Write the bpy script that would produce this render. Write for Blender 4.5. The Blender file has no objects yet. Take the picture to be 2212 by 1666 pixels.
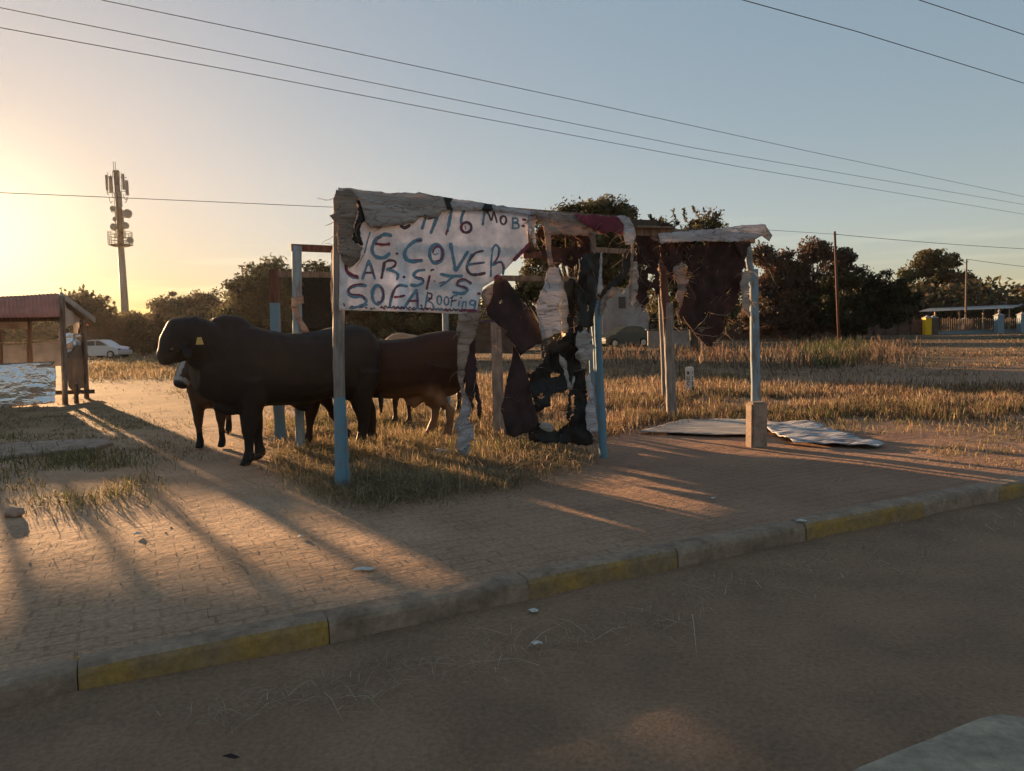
import bpy, bmesh, math, random
import numpy as np
from mathutils import Vector, Matrix, noise, geometry
S = bpy.context.scene
C = S.collection
PI = math.pi
R = math.radians
random.seed(7)
rng = np.random.default_rng(11)

# ------------------------------------------------------------------ camera
CAMH = 1.25
PITCH = math.atan(116.3/1597)
ROLL = 0.0265
FPX = 1597.0
fw = Vector((0, math.cos(PITCH), -math.sin(PITCH)))
r0 = Vector((1, 0, 0)); u0 = Vector((0, math.sin(PITCH), math.cos(PITCH)))
rt = r0*math.cos(ROLL) - u0*math.sin(ROLL)
up = u0*math.cos(ROLL) + r0*math.sin(ROLL)
cd = bpy.data.cameras.new('camera'); cam = bpy.data.objects.new('camera', cd); C.objects.link(cam)
m = Matrix((rt, up, -fw)).transposed().to_4x4(); m.translation = Vector((0, 0, CAMH)); cam.matrix_world = m
cd.sensor_width = 36; cd.lens = FPX/2212*36; cd.clip_start = 0.05; cd.clip_end = 6000
S.camera = cam
S.render.resolution_x = 1024; S.render.resolution_y = 771

# ------------------------------------------------------------------ sky, sun, exposure
SUN_AZ = R(36.5)      # to the left of straight ahead
SUN_EL = R(6.1)
sun_dir = Vector((-math.sin(SUN_AZ)*math.cos(SUN_EL), math.cos(SUN_AZ)*math.cos(SUN_EL), math.sin(SUN_EL)))
W = bpy.data.worlds.new('World'); S.world = W; W.use_nodes = True
wn = W.node_tree.nodes; wl = W.node_tree.links
bg = wn['Background']
sky = wn.new('ShaderNodeTexSky'); sky.sky_type = 'NISHITA'; sky.sun_disc = False
sky.sun_elevation = SUN_EL; sky.sun_rotation = -SUN_AZ
sky.altitude = 900; sky.air_density = 1.0; sky.dust_density = 0.9; sky.ozone_density = 1.5
# thin bright clouds low over the horizon
tc = wn.new('ShaderNodeTexCoord'); mp = wn.new('ShaderNodeMapping'); mp.inputs['Scale'].default_value = (5, 5, 55)
mp.inputs['Location'].default_value = (2.2, 0, 1.3)
nz = wn.new('ShaderNodeTexNoise'); nz.inputs['Scale'].default_value = 1.0; nz.inputs['Detail'].default_value = 6
rp = wn.new('ShaderNodeValToRGB'); rp.color_ramp.elements[0].position = 0.56; rp.color_ramp.elements[1].position = 0.70
sep = wn.new('ShaderNodeSeparateXYZ')
band = wn.new('ShaderNodeMapRange'); band.inputs[1].default_value = 0.02; band.inputs[2].default_value = 0.16; band.inputs[3].default_value = 1; band.inputs[4].default_value = 0
mul = wn.new('ShaderNodeMath'); mul.operation = 'MULTIPLY'
mul2 = wn.new('ShaderNodeMath'); mul2.operation = 'MULTIPLY'; mul2.inputs[1].default_value = 0.38
add = wn.new('ShaderNodeMixRGB'); add.blend_type = 'MULTIPLY'; add.inputs[2].default_value = (1.7, 1.55, 1.35, 1)
wl.new(tc.outputs['Generated'], mp.inputs['Vector']); wl.new(mp.outputs[0], nz.inputs['Vector'])
wl.new(nz.outputs['Fac'], rp.inputs[0]); wl.new(tc.outputs['Generated'], sep.inputs[0]); wl.new(sep.outputs[2], band.inputs[0])
wl.new(rp.outputs[0], mul.inputs[0]); wl.new(band.outputs[0], mul.inputs[1]); wl.new(mul.outputs[0], mul2.inputs[0])
hsv = wn.new('ShaderNodeHueSaturation'); hsv.inputs['Saturation'].default_value = 2.0
gm = wn.new('ShaderNodeGamma'); gm.inputs[1].default_value = 0.31
wl.new(sky.outputs[0], gm.inputs[0]); wl.new(gm.outputs[0], hsv.inputs['Color'])
wb = wn.new('ShaderNodeMixRGB'); wb.blend_type = 'MULTIPLY'; wb.inputs[0].default_value = 1; wb.inputs[2].default_value = (1.08, .985, .945, 1)
wl.new(hsv.outputs[0], wb.inputs[1]); wl.new(wb.outputs[0], add.inputs[1]); wl.new(mul2.outputs[0], add.inputs[0]); wl.new(add.outputs[0], bg.inputs[0])
# bright aureole of the low sun
dt = wn.new('ShaderNodeVectorMath'); dt.operation = 'DOT_PRODUCT'; dt.inputs[1].default_value = sun_dir; wl.new(tc.outputs['Generated'], dt.inputs[0])
mx0 = wn.new('ShaderNodeMath'); mx0.operation = 'MAXIMUM'; mx0.inputs[1].default_value = 0; wl.new(dt.outputs['Value'], mx0.inputs[0])
pw_ = wn.new('ShaderNodeMath'); pw_.operation = 'POWER'; pw_.inputs[1].default_value = 190; wl.new(mx0.outputs[0], pw_.inputs[0])
ga = wn.new('ShaderNodeMixRGB'); ga.blend_type = 'ADD'; ga.inputs[2].default_value = (2.0, 1.65, 1.0, 1)
wl.new(pw_.outputs[0], ga.inputs[0]); wl.new(add.outputs[0], ga.inputs[1]); wl.new(ga.outputs[0], bg.inputs[0])
bg.inputs[1].default_value = 0.068
sl = bpy.data.lights.new('sun', 'SUN'); sl.energy = 3.4; sl.angle = R(0.6); sl.color = (1.0, 0.60, 0.30)
so = bpy.data.objects.new('sun', sl); C.objects.link(so); so.rotation_euler = (-sun_dir).to_track_quat('-Z', 'Y').to_euler()
S.view_settings.view_transform = 'Standard'; S.view_settings.look = 'None'
S.view_settings.exposure = 2.42; S.view_settings.gamma = 1

# ------------------------------------------------------------------ geometry helpers
def ray(x, y): return (fw + rt*((x-1106)/FPX) + up*((833-y)/FPX))
CAM = Vector((0, 0, CAMH))
def G(x, y, z=0.0):
    d = ray(x, y); t = (z-CAMH)/d.z; return CAM + d*t
def AT(x, y, Y):
    d = ray(x, y); return CAM + d*(Y/d.y)
def ON(x, y, P0, n):
    d = ray(x, y); t = (P0-CAM).dot(n)/d.dot(n); return CAM + d*t
Z2 = lambda x, y: (677.7+.2451*x, 379.5+.2451*y)
Z3 = lambda x, y: (921.7+.2929*x, 542.2+.2929*y)
Z4 = lambda x, y: (1138.5+.2696*x, 379.5+.2696*y)
ZL = lambda x, y: (.1626*x, 623.5+.1626*y)

K0 = G(165, 1445); K1 = G(2212, 1040)
KE = (K1-K0).normalized(); KN = Vector((-KE.y, KE.x, 0))     # along kerb, away from camera

def hgt(x, y):
    p = Vector((x, y, 0)); v = (p-K0).dot(KN)
    f = min(1, max(0, v/1.5)); d = math.hypot(x, y)
    z = noise.noise(Vector((x*.5, y*.5, 3.1)))*0.022*f + noise.noise(Vector((x*3.1, y*3.1, 1.7)))*0.007*f
    z += noise.noise(Vector((x*.06, y*.06, 9.1)))*0.10*min(1, max(0, (d-14)/25))
    return z

def tag(o, label=None, cat=None, group=None, kind=None):
    if label: o['label'] = label
    if cat: o['category'] = cat
    if group: o['group'] = group
    if kind: o['kind'] = kind
    return o
def empty(name, loc, label=None, cat=None, group=None):
    o = bpy.data.objects.new(name, None); C.objects.link(o); o.location = loc; o.empty_display_size = .2
    return tag(o, label, cat, group)

class MB:
    def __init__(s): s.v = []; s.f = []; s.m = []; s.col = None
    def add(s, vs, fs, mi=0):
        b = len(s.v); s.v += [tuple(v) for v in vs]; s.f += [tuple(b+i for i in f) for f in fs]; s.m += [mi]*len(fs)
    def box(s, c, sx, sy, sz, ex=Vector((1, 0, 0)), ez=Vector((0, 0, 1)), mi=0, jit=0, bev=0.0):
        ex = Vector(ex).normalized(); ez = Vector(ez).normalized(); ey = ez.cross(ex).normalized(); ez = ex.cross(ey)
        c = Vector(c)
        if bev <= 0:
            vs = [c+ex*a*sx/2+ey*b*sy/2+ez*d*sz/2+Vector([random.uniform(-jit, jit) for _ in range(3)]) for a in (-1, 1) for b in (-1, 1) for d in (-1, 1)]
            s.add(vs, [(0, 1, 3, 2), (4, 6, 7, 5), (0, 4, 5, 1), (2, 3, 7, 6), (0, 2, 6, 4), (1, 5, 7, 3)], mi)
        else:
            bm = bmesh.new(); bmesh.ops.create_cube(bm, size=1)
            for v in bm.verts: v.co = Vector((v.co.x*sx, v.co.y*sy, v.co.z*sz))
            bmesh.ops.bevel(bm, geom=bm.edges[:], offset=bev, segments=2, affect='EDGES')
            vs = [c+ex*v.co.x+ey*v.co.y+ez*v.co.z for v in bm.verts]
            bm.verts.index_update(); s.add(vs, [[v.index for v in f.verts] for f in bm.faces], mi); bm.free()
    def beam(s, a, b, w, h, mi=0, jit=0.0, seg=1, bev=0):
        a = Vector(a); b = Vector(b); e = b-a
        if seg == 1:
            upv = Vector((0, 0, 1)) if abs(e.normalized().z) < .95 else Vector((1, 0, 0))
            side = e.cross(upv).normalized(); ez = side.cross(e).normalized()
            s.box((a+b)/2, e.length, w, h, e, ez, mi, jit, bev)
        else:
            s.tube([a+e*(i/seg) for i in range(seg+1)], [w/2]*(seg+1), 4, mi, sq=(1, h/w))
    def tube(s, path, rad, n=8, mi=0, cap=True, sq=(1, 1), wob=0.0):
        path = [Vector(p) for p in path]; rings = []
        for i, p in enumerate(path):
            t = (path[min(i+1, len(path)-1)]-path[max(i-1, 0)]).normalized()
            ref = Vector((0, 0, 1)) if abs(t.z) < .9 else Vector((0, -1, 0))
            a = t.cross(ref).normalized(); b = a.cross(t).normalized(); r = rad[i] if hasattr(rad, '__len__') else rad
            off = PI/4 if n == 4 else 0
            k = math.sqrt(2) if n == 4 else 1
            rings.append([p+a*math.cos(2*PI*j/n+off)*r*k*sq[0]*(1+random.uniform(-wob, wob))+b*math.sin(2*PI*j/n+off)*r*k*sq[1]*(1+random.uniform(-wob, wob)) for j in range(n)])
        s.loft(rings, mi, cap)
    def loft(s, rings, mi=0, cap=True):
        n = len(rings[0]); vs = [v for r in rings for v in r]; fs = []
        for i in range(len(rings)-1):
            for j in range(n):
                fs.append((i*n+j, i*n+(j+1) % n, (i+1)*n+(j+1) % n, (i+1)*n+j))
        if cap: fs.append(tuple(reversed(range(n)))); fs.append(tuple((len(rings)-1)*n+j for j in range(n)))
        s.add(vs, fs, mi)
    def disc(s, c, nrm, r, h, n=20, mi=0):
        c = Vector(c); nrm = Vector(nrm).normalized(); s.tube([c-nrm*h/2, c+nrm*h/2], [r, r], n, mi)
    def build(s, name, mats, parent=None, smooth=False, loc=None):
        me = bpy.data.meshes.new(name); me.from_pydata(s.v, [], s.f)
        for mt in (mats if isinstance(mats, (list, tuple)) else [mats]): me.materials.append(mt)
        me.polygons.foreach_set('material_index', s.m)
        if smooth: me.polygons.foreach_set('use_smooth', [True]*len(s.f))
        if s.col is not None:
            ca = me.color_attributes.new('Col', 'FLOAT_COLOR', 'POINT'); ca.data.foreach_set('color', np.asarray(s.col, dtype=np.float32).ravel())
        me.update()
        bm = bmesh.new(); bm.from_mesh(me)
        if len(bm.faces) < 30000: bmesh.ops.recalc_face_normals(bm, faces=bm.faces)
        bm.to_mesh(me); bm.free()
        o = bpy.data.objects.new(name, me); C.objects.link(o)
        if parent is not None:
            o.parent = parent; o.matrix_parent_inverse = Matrix.Translation(-parent.location)
        return o

# ------------------------------------------------------------------ materials
def M(name, col, col2=None, rough=.8, scale=6, bump=0, bscale=30, transl=0, metal=0, spec=.3, attr=False, detail=6, stretch=(1, 1, 1), bdist=.01, lo=.35, hi=.65, backcol=None, trcol=None, speck=0):
    mt = bpy.data.materials.new(name); mt.use_nodes = True; nt = mt.node_tree; n = nt.nodes; l = nt.links
    b = n['Principled BSDF']; b.inputs['Roughness'].default_value = rough; b.inputs['Metallic'].default_value = metal
    b.inputs['Specular IOR Level'].default_value = spec
    t = n.new('ShaderNodeTexCoord'); mp = n.new('ShaderNodeMapping'); mp.inputs['Scale'].default_value = stretch
    l.new(t.outputs['Object'], mp.inputs['Vector'])
    nz = n.new('ShaderNodeTexNoise'); nz.inputs['Scale'].default_value = scale; nz.inputs['Detail'].default_value = detail
    l.new(mp.outputs[0], nz.inputs['Vector'])
    cr = n.new('ShaderNodeValToRGB'); cr.color_ramp.elements[0].position = lo; cr.color_ramp.elements[1].position = hi
    c2 = col2 or tuple(c*.7 for c in col)
    cr.color_ramp.elements[0].color = (*c2, 1); cr.color_ramp.elements[1].color = (*col, 1)
    l.new(nz.outputs['Fac'], cr.inputs[0]); out = cr.outputs[0]
    if attr:
        at = n.new('ShaderNodeAttribute'); at.attribute_name = 'Col'
        mx = n.new('ShaderNodeMixRGB'); mx.blend_type = 'MULTIPLY'; mx.inputs[0].default_value = 1
        l.new(out, mx.inputs[1]); l.new(at.outputs['Color'], mx.inputs[2]); out = mx.outputs[0]
    if speck:
        ns_ = n.new('ShaderNodeTexNoise'); ns_.inputs['Scale'].default_value = speck; ns_.inputs['Detail'].default_value = 8; ns_.inputs['Roughness'].default_value = .75; l.new(mp.outputs[0], ns_.inputs['Vector'])
        mr = n.new('ShaderNodeMapRange'); mr.inputs[1].default_value = .32; mr.inputs[2].default_value = .68; mr.inputs[3].default_value = .68; mr.inputs[4].default_value = 1.28; l.new(ns_.outputs['Fac'], mr.inputs[0])
        mx = n.new('ShaderNodeMixRGB'); mx.blend_type = 'MULTIPLY'; mx.inputs[0].default_value = 1; l.new(out, mx.inputs[1]); l.new(mr.outputs[0], mx.inputs[2]); out = mx.outputs[0]
    l.new(out, b.inputs['Base Color'])
    if bump:
        n2 = n.new('ShaderNodeTexNoise'); n2.inputs['Scale'].default_value = bscale; n2.inputs['Detail'].default_value = 5
        l.new(mp.outputs[0], n2.inputs['Vector'])
        bp = n.new('ShaderNodeBump'); bp.inputs['Strength'].default_value = bump; bp.inputs['Distance'].default_value = bdist
        l.new(n2.outputs['Fac'], bp.inputs['Height']); l.new(bp.outputs[0], b.inputs['Normal'])
    if transl:
        tr = n.new('ShaderNodeBsdfTranslucent'); ms = n.new('ShaderNodeMixShader'); ms.inputs[0].default_value = transl
        if trcol: tr.inputs[0].default_value = (*trcol, 1)
        else: l.new(out, tr.inputs[0])
        l.new(b.outputs[0], ms.inputs[1]); l.new(tr.outputs[0], ms.inputs[2]); l.new(ms.outputs[0], n['Material Output'].inputs[0])
    return mt

m_wood = M('weathered_wood', (.26, .19, .14), (.12, .085, .06), scale=5, bump=.5, bscale=50, stretch=(6, 6, .7), bdist=.006)
m_darkwood = M('dark_wood', (.12, .08, .055), (.06, .04, .03), scale=5, bump=.5, bscale=50, stretch=(6, 6, .7))
m_redwood = M('reddish_wood', (.16, .07, .045), (.08, .035, .025), scale=5, bump=.5, bscale=50, stretch=(6, 6, .7))
m_blue = M('flaking_blue_paint', (.13, .25, .33), (.19, .20, .20), scale=9, bump=.4, bscale=60, stretch=(4, 4, 1), lo=.36, hi=.48)
m_bluegrey = M('faded_blue_paint', (.20, .29, .35), (.19, .17, .15), scale=7, bump=.4, bscale=60, stretch=(4, 4, 1), lo=.34, hi=.52)
m_greywood = M('grey_wood', (.27, .25, .23), (.15, .13, .12), scale=7, bump=.4, bscale=60, stretch=(5, 5, .8))
m_banner = M('white_banner', (.84, .80, .84), (.64, .59, .59), rough=.55, scale=2.4, transl=.12, bump=.45, bscale=3.2, bdist=.05, speck=5, lo=.3, hi=.6)
m_pblue = M('blue_brush_paint', (.09, .19, .28), (.15, .28, .37), rough=.6, scale=22, lo=.3, hi=.7)
m_pred = M('red_brush_paint', (.30, .035, .05), (.12, .04, .09), rough=.6, scale=22, lo=.3, hi=.7)
m_pdark = M('dark_brush_paint', (.07, .09, .13), (.15, .05, .06), rough=.6, scale=30)
def crackmat(name, col, col2, transl=.2, rough=.7, sc=5.0, dark=.25, width=.035):
    mt = M(name, col, col2, rough=rough, scale=3, transl=transl, bump=.9, bscale=5, bdist=.05, stretch=(1.1, 1.1, 4.2), speck=9)
    nt = mt.node_tree; n = nt.nodes; l = nt.links
    # dark dirt lines along the creases
    t = [x for x in n if x.type == 'MAPPING'][0]
    nn = n.new('ShaderNodeTexNoise'); nn.inputs['Scale'].default_value = 7; nn.inputs['Detail'].default_value = 4
    l.new(t.outputs[0], nn.inputs['Vector'])
    mixv = n.new('ShaderNodeMixRGB'); mixv.inputs[0].default_value = .22; l.new(t.outputs[0], mixv.inputs[1]); l.new(nn.outputs['Color'], mixv.inputs[2])
    mp2 = n.new('ShaderNodeMapping'); mp2.inputs['Scale'].default_value = (.8, .8, 1.0); l.new(mixv.outputs[0], mp2.inputs[0])
    vo = n.new('ShaderNodeTexVoronoi'); vo.feature = 'DISTANCE_TO_EDGE'; vo.inputs['Scale'].default_value = sc; l.new(mp2.outputs[0], vo.inputs['Vector'])
    r2 = n.new('ShaderNodeMapRange'); r2.inputs[1].default_value = 0.0; r2.inputs[2].default_value = width; r2.inputs[3].default_value = dark; r2.inputs[4].default_value = 1
    l.new(vo.outputs[0], r2.inputs[0])
    nb = n.new('ShaderNodeTexNoise'); nb.inputs['Scale'].default_value = 3.5; nb.inputs['Detail'].default_value = 3; l.new(t.outputs[0], nb.inputs['Vector'])
    rb = n.new('ShaderNodeMapRange'); rb.inputs[1].default_value = .42; rb.inputs[2].default_value = .62; l.new(nb.outputs['Fac'], rb.inputs[0])
    mk_ = n.new('ShaderNodeMath'); mk_.operation = 'MAXIMUM'; l.new(r2.outputs[0], mk_.inputs[0]); l.new(rb.outputs[0], mk_.inputs[1])
    mx = n.new('ShaderNodeMixRGB'); mx.blend_type = 'MULTIPLY'; mx.inputs[0].default_value = 1
    cr = [x for x in n if x.type == 'VALTORGB'][0]
    l.new(cr.outputs[0], mx.inputs[1]); l.new(mk_.outputs[0], mx.inputs[2]); l.new(mx.outputs[0], n['Principled BSDF'].inputs['Base Color'])
    for x in n:
        if x.type == 'BSDF_TRANSLUCENT': l.new(mx.outputs[0], x.inputs[0])
    return mt
m_tarpgrey = crackmat('cracked_grey_tarpaulin', (.50, .46, .44), (.33, .29, .27))
m_tarpbrown = crackmat('dirty_brown_tarpaulin', (.34, .27, .22), (.20, .15, .12), transl=.15)
m_tarpwhite = crackmat('cracked_white_tarpaulin', (.62, .59, .62), (.44, .41, .42), transl=.22)
m_tarpbeige = crackmat('worn_beige_tarpaulin', (.45, .34, .28), (.28, .20, .17), transl=.25)
m_maroon = M('maroon_cloth', (.22, .045, .075), (.12, .03, .045), rough=.85, scale=5, transl=.1, bump=.4, bscale=20)
m_darkcloth = M('dark_brown_cloth', (.062, .034, .034), (.028, .017, .017), rough=.9, scale=6, transl=.06, bump=.4, bscale=25)
m_black = M('black_plastic_sheet', (.022, .020, .019), (.010, .009, .009), rough=.55, scale=6, bump=.6, bscale=18, bdist=.02)
m_net = M('brown_shade_net', (.065, .032, .028), (.028, .015, .014), rough=.9, scale=10, transl=.1)
m_fibre = M('pale_plastic_fibre', (.62, .48, .34), (.40, .30, .22), rough=.7, scale=8, transl=.55)
m_concrete = M('weathered_concrete', (.36, .26, .20), (.24, .17, .125), rough=.9, speck=30, scale=7, bump=.5, bscale=60, bdist=.004)
m_foil = M('crumpled_silver_foil', (.93, .93, .95), (.80, .80, .82), rough=.20, scale=3, metal=.85, bump=1, bscale=2.3, bdist=.16, spec=.6, stretch=(1, 1, 1.8), detail=3)

nedge = 0
def clothmesh(pts, P0, e, off=0.0, amp=.02, freq=3.0, jag=0.0, step=.05, holes=(), jagstep=.03, seed=0, hang=0.0, ragged=0):
    """polygon (photo pixels) laid on a vertical plane in the place; returns verts, faces and the height function"""
    e = Vector(e).normalized(); n = Vector((-e.y, e.x, 0))
    if n.y < 0: n = -n
    P = P0 + n*off
    rnd = random.Random(seed)
    def to2(p):
        q = ON(p[0], p[1], P, n)-P; return Vector((q.dot(e), q.z))
    def densify(loop):
        out = []
        for i in range(len(loop)):
            a = loop[i]; b = loop[(i+1) % len(loop)]; L = (b-a).length; k = max(1, int(L/jagstep)); t = (b-a).normalized() if L > 0 else Vector((1, 0)); nn = Vector((-t.y, t.x))
            for j in range(k):
                q = a+(b-a)*(j/k)
                if jag and j: q = q+nn*rnd.gauss(0, jag)
                out.append(q)
        return out
    loops = [densify([to2(p) for p in pts])]+[densify([to2(p) for p in h]) for h in holes]
    V = []; E = []
    for lp in loops:
        b = len(V); V += lp; E += [(b+i, b+(i+1) % len(lp)) for i in range(len(lp))]
    xs = [v.x for v in loops[0]]; ys = [v.y for v in loops[0]]
    x = min(xs)
    while x < max(xs):
        y = min(ys)
        while y < max(ys):
            V.append(Vector((x+rnd.uniform(-.2, .2)*step, y+rnd.uniform(-.2, .2)*step))); y += step
        x += step
    r = geometry.delaunay_2d_cdt(V, E, [], 2 if holes else 1, 1e-5)
    vo, fo = r[0], r[2]
    # without faces given, mode 1 keeps everything inside the outer loop
    def inside(p, lp):
        c = False; j = len(lp)-1
        for i in range(len(lp)):
            if (lp[i].y > p.y) != (lp[j].y > p.y) and p.x < (lp[j].x-lp[i].x)*(p.y-lp[i].y)/(lp[j].y-lp[i].y)+lp[i].x: c = not c
            j = i
        return c
    F = []
    for f in fo:
        c = sum((vo[i] for i in f), Vector((0, 0)))/len(f)
        if inside(c, loops[0]) and not any(inside(c, h) for h in loops[1:]): F.append(tuple(f))
    def disp(a, z):
        w = Vector((a*freq, z*freq*.45, seed*3.7))
        return noise.noise(w)*amp + noise.noise(w*2.7+Vector((5, 1, 0)))*amp*.45 + noise.noise(w*6.5)*amp*.2
    W3 = [P+e*v.x+Vector((0, 0, v.y))+n*disp(v.x, v.y) for v in vo]
    global nedge; nedge = sum(len(lp) for lp in loops)
    if ragged:
        F = [f for f in F if noise.noise(Vector((sum(vo[i].x for i in f)/len(f)*9, sum(vo[i].y for i in f)/len(f)*9, seed*1.3))) < .62-ragged]
    return W3, F, disp, P, e, n
def cloth(name, label, cat, pts, P0, e, mat, off=0.0, amp=.02, freq=3.0, jag=0.0, step=.05, holes=(), seed=0, thick=.003, group=None, parent=None, jagstep=.03, strings=0, ragged=0):
    if mat in (m_black, m_net): jagstep = .014; step = .028; ragged = ragged or (.07 if ('shred' in name or 'net' in name) else .001); jag = min(jag, .007)
    V, F, d, P, ee, n = clothmesh(pts, P0, e, off, amp, freq, jag, step, holes, jagstep, seed, ragged=ragged)
    mb = MB(); mb.add(V, F)
    bo = len(V)
    if strings:
        rr = random.Random(seed+99)
        for _ in range(strings):
            if rr.random() < .4: continue
            a = Vector(V[rr.randrange(min(bo, nedge) if rr.random() < .6 else bo)]); L = rr.uniform(.04, .19)
            dr = (ee*rr.gauss(0, 1)+Vector((0, 0, -abs(rr.gauss(.1, .35))))).normalized()
            pth = [a+n*-.01]
            for k in range(4):
                dr = (dr+ee*rr.gauss(0, .2)+Vector((0, 0, rr.gauss(-.16, .3)))).normalized(); pth.append(pth[-1]+dr*L/4+n*rr.gauss(0, .006))
            r_ = rr.uniform(.0008, .0024); mb.tube(pth, [r_, r_*rr.uniform(.6, 1.6), r_, r_*.7, r_*.3], 3, 2 if mat in (m_black, m_net, m_darkcloth) and rr.random() < .7 else 1)
    o = mb.build(name, [mat, m_fibre, m_darkcloth], parent, smooth=True)
    s = o.modifiers.new('solid', 'SOLIDIFY'); s.thickness = thick; s.offset = 0
    if strings: s.thickness = min(thick, .002)
    if label: tag(o, label, cat, group)
    return o
def zz(Z, *p): return [Z(p[i], p[i+1]) for i in range(0, len(p), 2)]

# ------------------------------------------------------------------ ground, pavement, kerb, road
KH = 0.125
def nodes_base(mt):
    mt.use_nodes = True; nt = mt.node_tree; return nt.nodes, nt.links, nt.nodes['Principled BSDF']
ang = math.atan2(KE.y, KE.x)
def ground_mat():
    mt = bpy.data.materials.new('dusty_ground'); n, l, b = nodes_base(mt)
    b.inputs['Roughness'].default_value = .95; b.inputs['Specular IOR Level'].default_value = .1
    t = n.new('ShaderNodeTexCoord'); mp = n.new('ShaderNodeMapping'); mp.vector_type = 'TEXTURE'
    mp.inputs['Location'].default_value = (K0.x, K0.y, 0); mp.inputs['Rotation'].default_value = (0, 0, ang)
    l.new(t.outputs['Object'], mp.inputs[0])
    def noise_(sc, det=6, vec=None, rough=.55):
        x = n.new('ShaderNodeTexNoise'); x.inputs['Scale'].default_value = sc; x.inputs['Detail'].default_value = det; x.inputs['Roughness'].default_value = rough
        l.new(vec or mp.outputs[0], x.inputs['Vector']); return x.outputs['Fac']
    def ramp(src, p0, c0, p1, c1):
        x = n.new('ShaderNodeValToRGB'); x.color_ramp.elements[0].position = p0; x.color_ramp.elements[1].position = p1
        x.color_ramp.elements[0].color = (*c0, 1); x.color_ramp.elements[1].color = (*c1, 1); l.new(src, x.inputs[0]); return x.outputs[0]
    def mix(f, a, c, mode='MIX'):
        x = n.new('ShaderNodeMixRGB'); x.blend_type = mode
        if isinstance(f, (int, float)): x.inputs[0].default_value = f
        else: l.new(f, x.inputs[0])
        l.new(a, x.inputs[1])
        if isinstance(c, tuple): x.inputs[2].default_value = (*c, 1)
        else: l.new(c, x.inputs[2])
        return x.outputs[0]
    def math_(op, a, c=None):
        x = n.new('ShaderNodeMath'); x.operation = op
        for i, q in enumerate((a, c)):
            if q is None: continue
            if isinstance(q, (int, float)): x.inputs[i].default_value = q
            else: l.new(q, x.inputs[i])
        return x.outputs[0]
    def mrange(src, a, bb, c, d):
        x = n.new('ShaderNodeMapRange'); x.inputs[1].default_value = a; x.inputs[2].default_value = bb; x.inputs[3].default_value = c; x.inputs[4].default_value = d
        l.new(src, x.inputs[0]); return x.outputs[0]
    sand = ramp(noise_(1.3), .3, (.39, .255, .165), .7, (.55, .38, .255))
    fine = ramp(noise_(35, 8), .3, (.62, .62, .62), .75, (1.15, 1.1, 1.05))
    col = mix(1, sand, fine, 'MULTIPLY')
    # dark litter / damp patches
    dk = ramp(noise_(4.5, 8, rough=.7), .60, (0, 0, 0), .72, (1, 1, 1))
    col = mix(math_('MULTIPLY', dk, .45), col, (.10, .075, .055))
    # redder soil to the right of the stall
    sx = n.new('ShaderNodeSeparateXYZ'); l.new(mp.outputs[0], sx.inputs[0])
    red = mrange(math_('ADD', sx.outputs[0], math_('MULTIPLY', noise_(.8), 2.0)), 2.0, 5.5, 0, .55)
    col = mix(red, col, (.235, .12, .085))
    # far straw-covered soil
    far = mrange(math_('ADD', sx.outputs[1], math_('MULTIPLY', noise_(.35), 5.0)), 9.0, 14.0, 0, 1)
    straw = ramp(noise_(1.1, 8, rough=.7), .38, (.16, .10, .06), .62, (.30, .20, .11))
    col = mix(far, col, straw)
    far2 = mrange(sx.outputs[1], 16, 26, 0, 1)
    olive = ramp(noise_(.22, 8, rough=.7), .42, (.075, .062, .035), .6, (.17, .11, .065))
    col = mix(far2, col, olive)
    # brick paving under the dust
    br = n.new('ShaderNodeTexBrick'); br.inputs['Scale'].default_value = 1.0; br.inputs['Brick Width'].default_value = .21; br.inputs['Row Height'].default_value = .105
    br.inputs['Mortar Size'].default_value = .008; br.inputs['Mortar Smooth'].default_value = .6; br.inputs['Color1'].default_value = (1, 1, 1, 1); br.inputs['Color2'].default_value = (.75, .75, .75, 1); br.inputs['Mortar'].default_value = (0, 0, 0, 1)
    wob = n.new('ShaderNodeTexNoise'); wob.inputs['Scale'].default_value = 2; l.new(mp.outputs[0], wob.inputs[0])
    mv = n.new('ShaderNodeMixRGB'); mv.inputs[0].default_value = .015; l.new(mp.outputs[0], mv.inputs[1]); mv.inputs[0].default_value = .03; l.new(wob.outputs['Color'], mv.inputs[2])
    l.new(mv.outputs[0], br.inputs['Vector'])
    cover = ramp(noise_(1.3, 6, rough=.65), .36, (.85, .85, .85), .62, (.22, .22, .22))
    lim = mrange(sx.outputs[1], 2.6, 3.4, 1, 0)
    bs = math_('MULTIPLY', cover, lim)
    bc = mix(math_('MULTIPLY', math_('SUBTRACT', 1.0, br.outputs['Color']), math_('MULTIPLY', bs, .45)), col, (.12, .085, .06))
    l.new(bc, b.inputs['Base Color'])
    h = math_('ADD', math_('MULTIPLY', math_('MULTIPLY', br.outputs['Color'], bs), .9), math_('ADD', math_('MULTIPLY', noise_(9, 8, rough=.65), 1.6), math_('MULTIPLY', noise_(60, 4), .35)))
    bp = n.new('ShaderNodeBump'); bp.inputs['Strength'].default_value = .7; bp.inputs['Distance'].default_value = .018
    l.new(h, bp.inputs['Height']); l.new(bp.outputs[0], b.inputs['Normal'])
    return mt
m_ground = ground_mat()
def axis(lo, hi, c0, c1, step, grow=1.12):
    a = list(np.arange(c0, c1, step)); s = step; x = c1
    while x < hi: a.append(x); s *= grow; x += s
    a.append(hi); s = step; x = c0-step; pre = []
    while x > lo: pre.append(x); s *= grow; x -= s
    pre.append(lo); return pre[::-1]+a
us = axis(-2500, 2500, -5, 11, .07); vs = axis(.13, 3500, .13, 9, .07)
vs = sorted(set(round(v, 4) for v in vs))
mb = MB(); V = []
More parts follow.
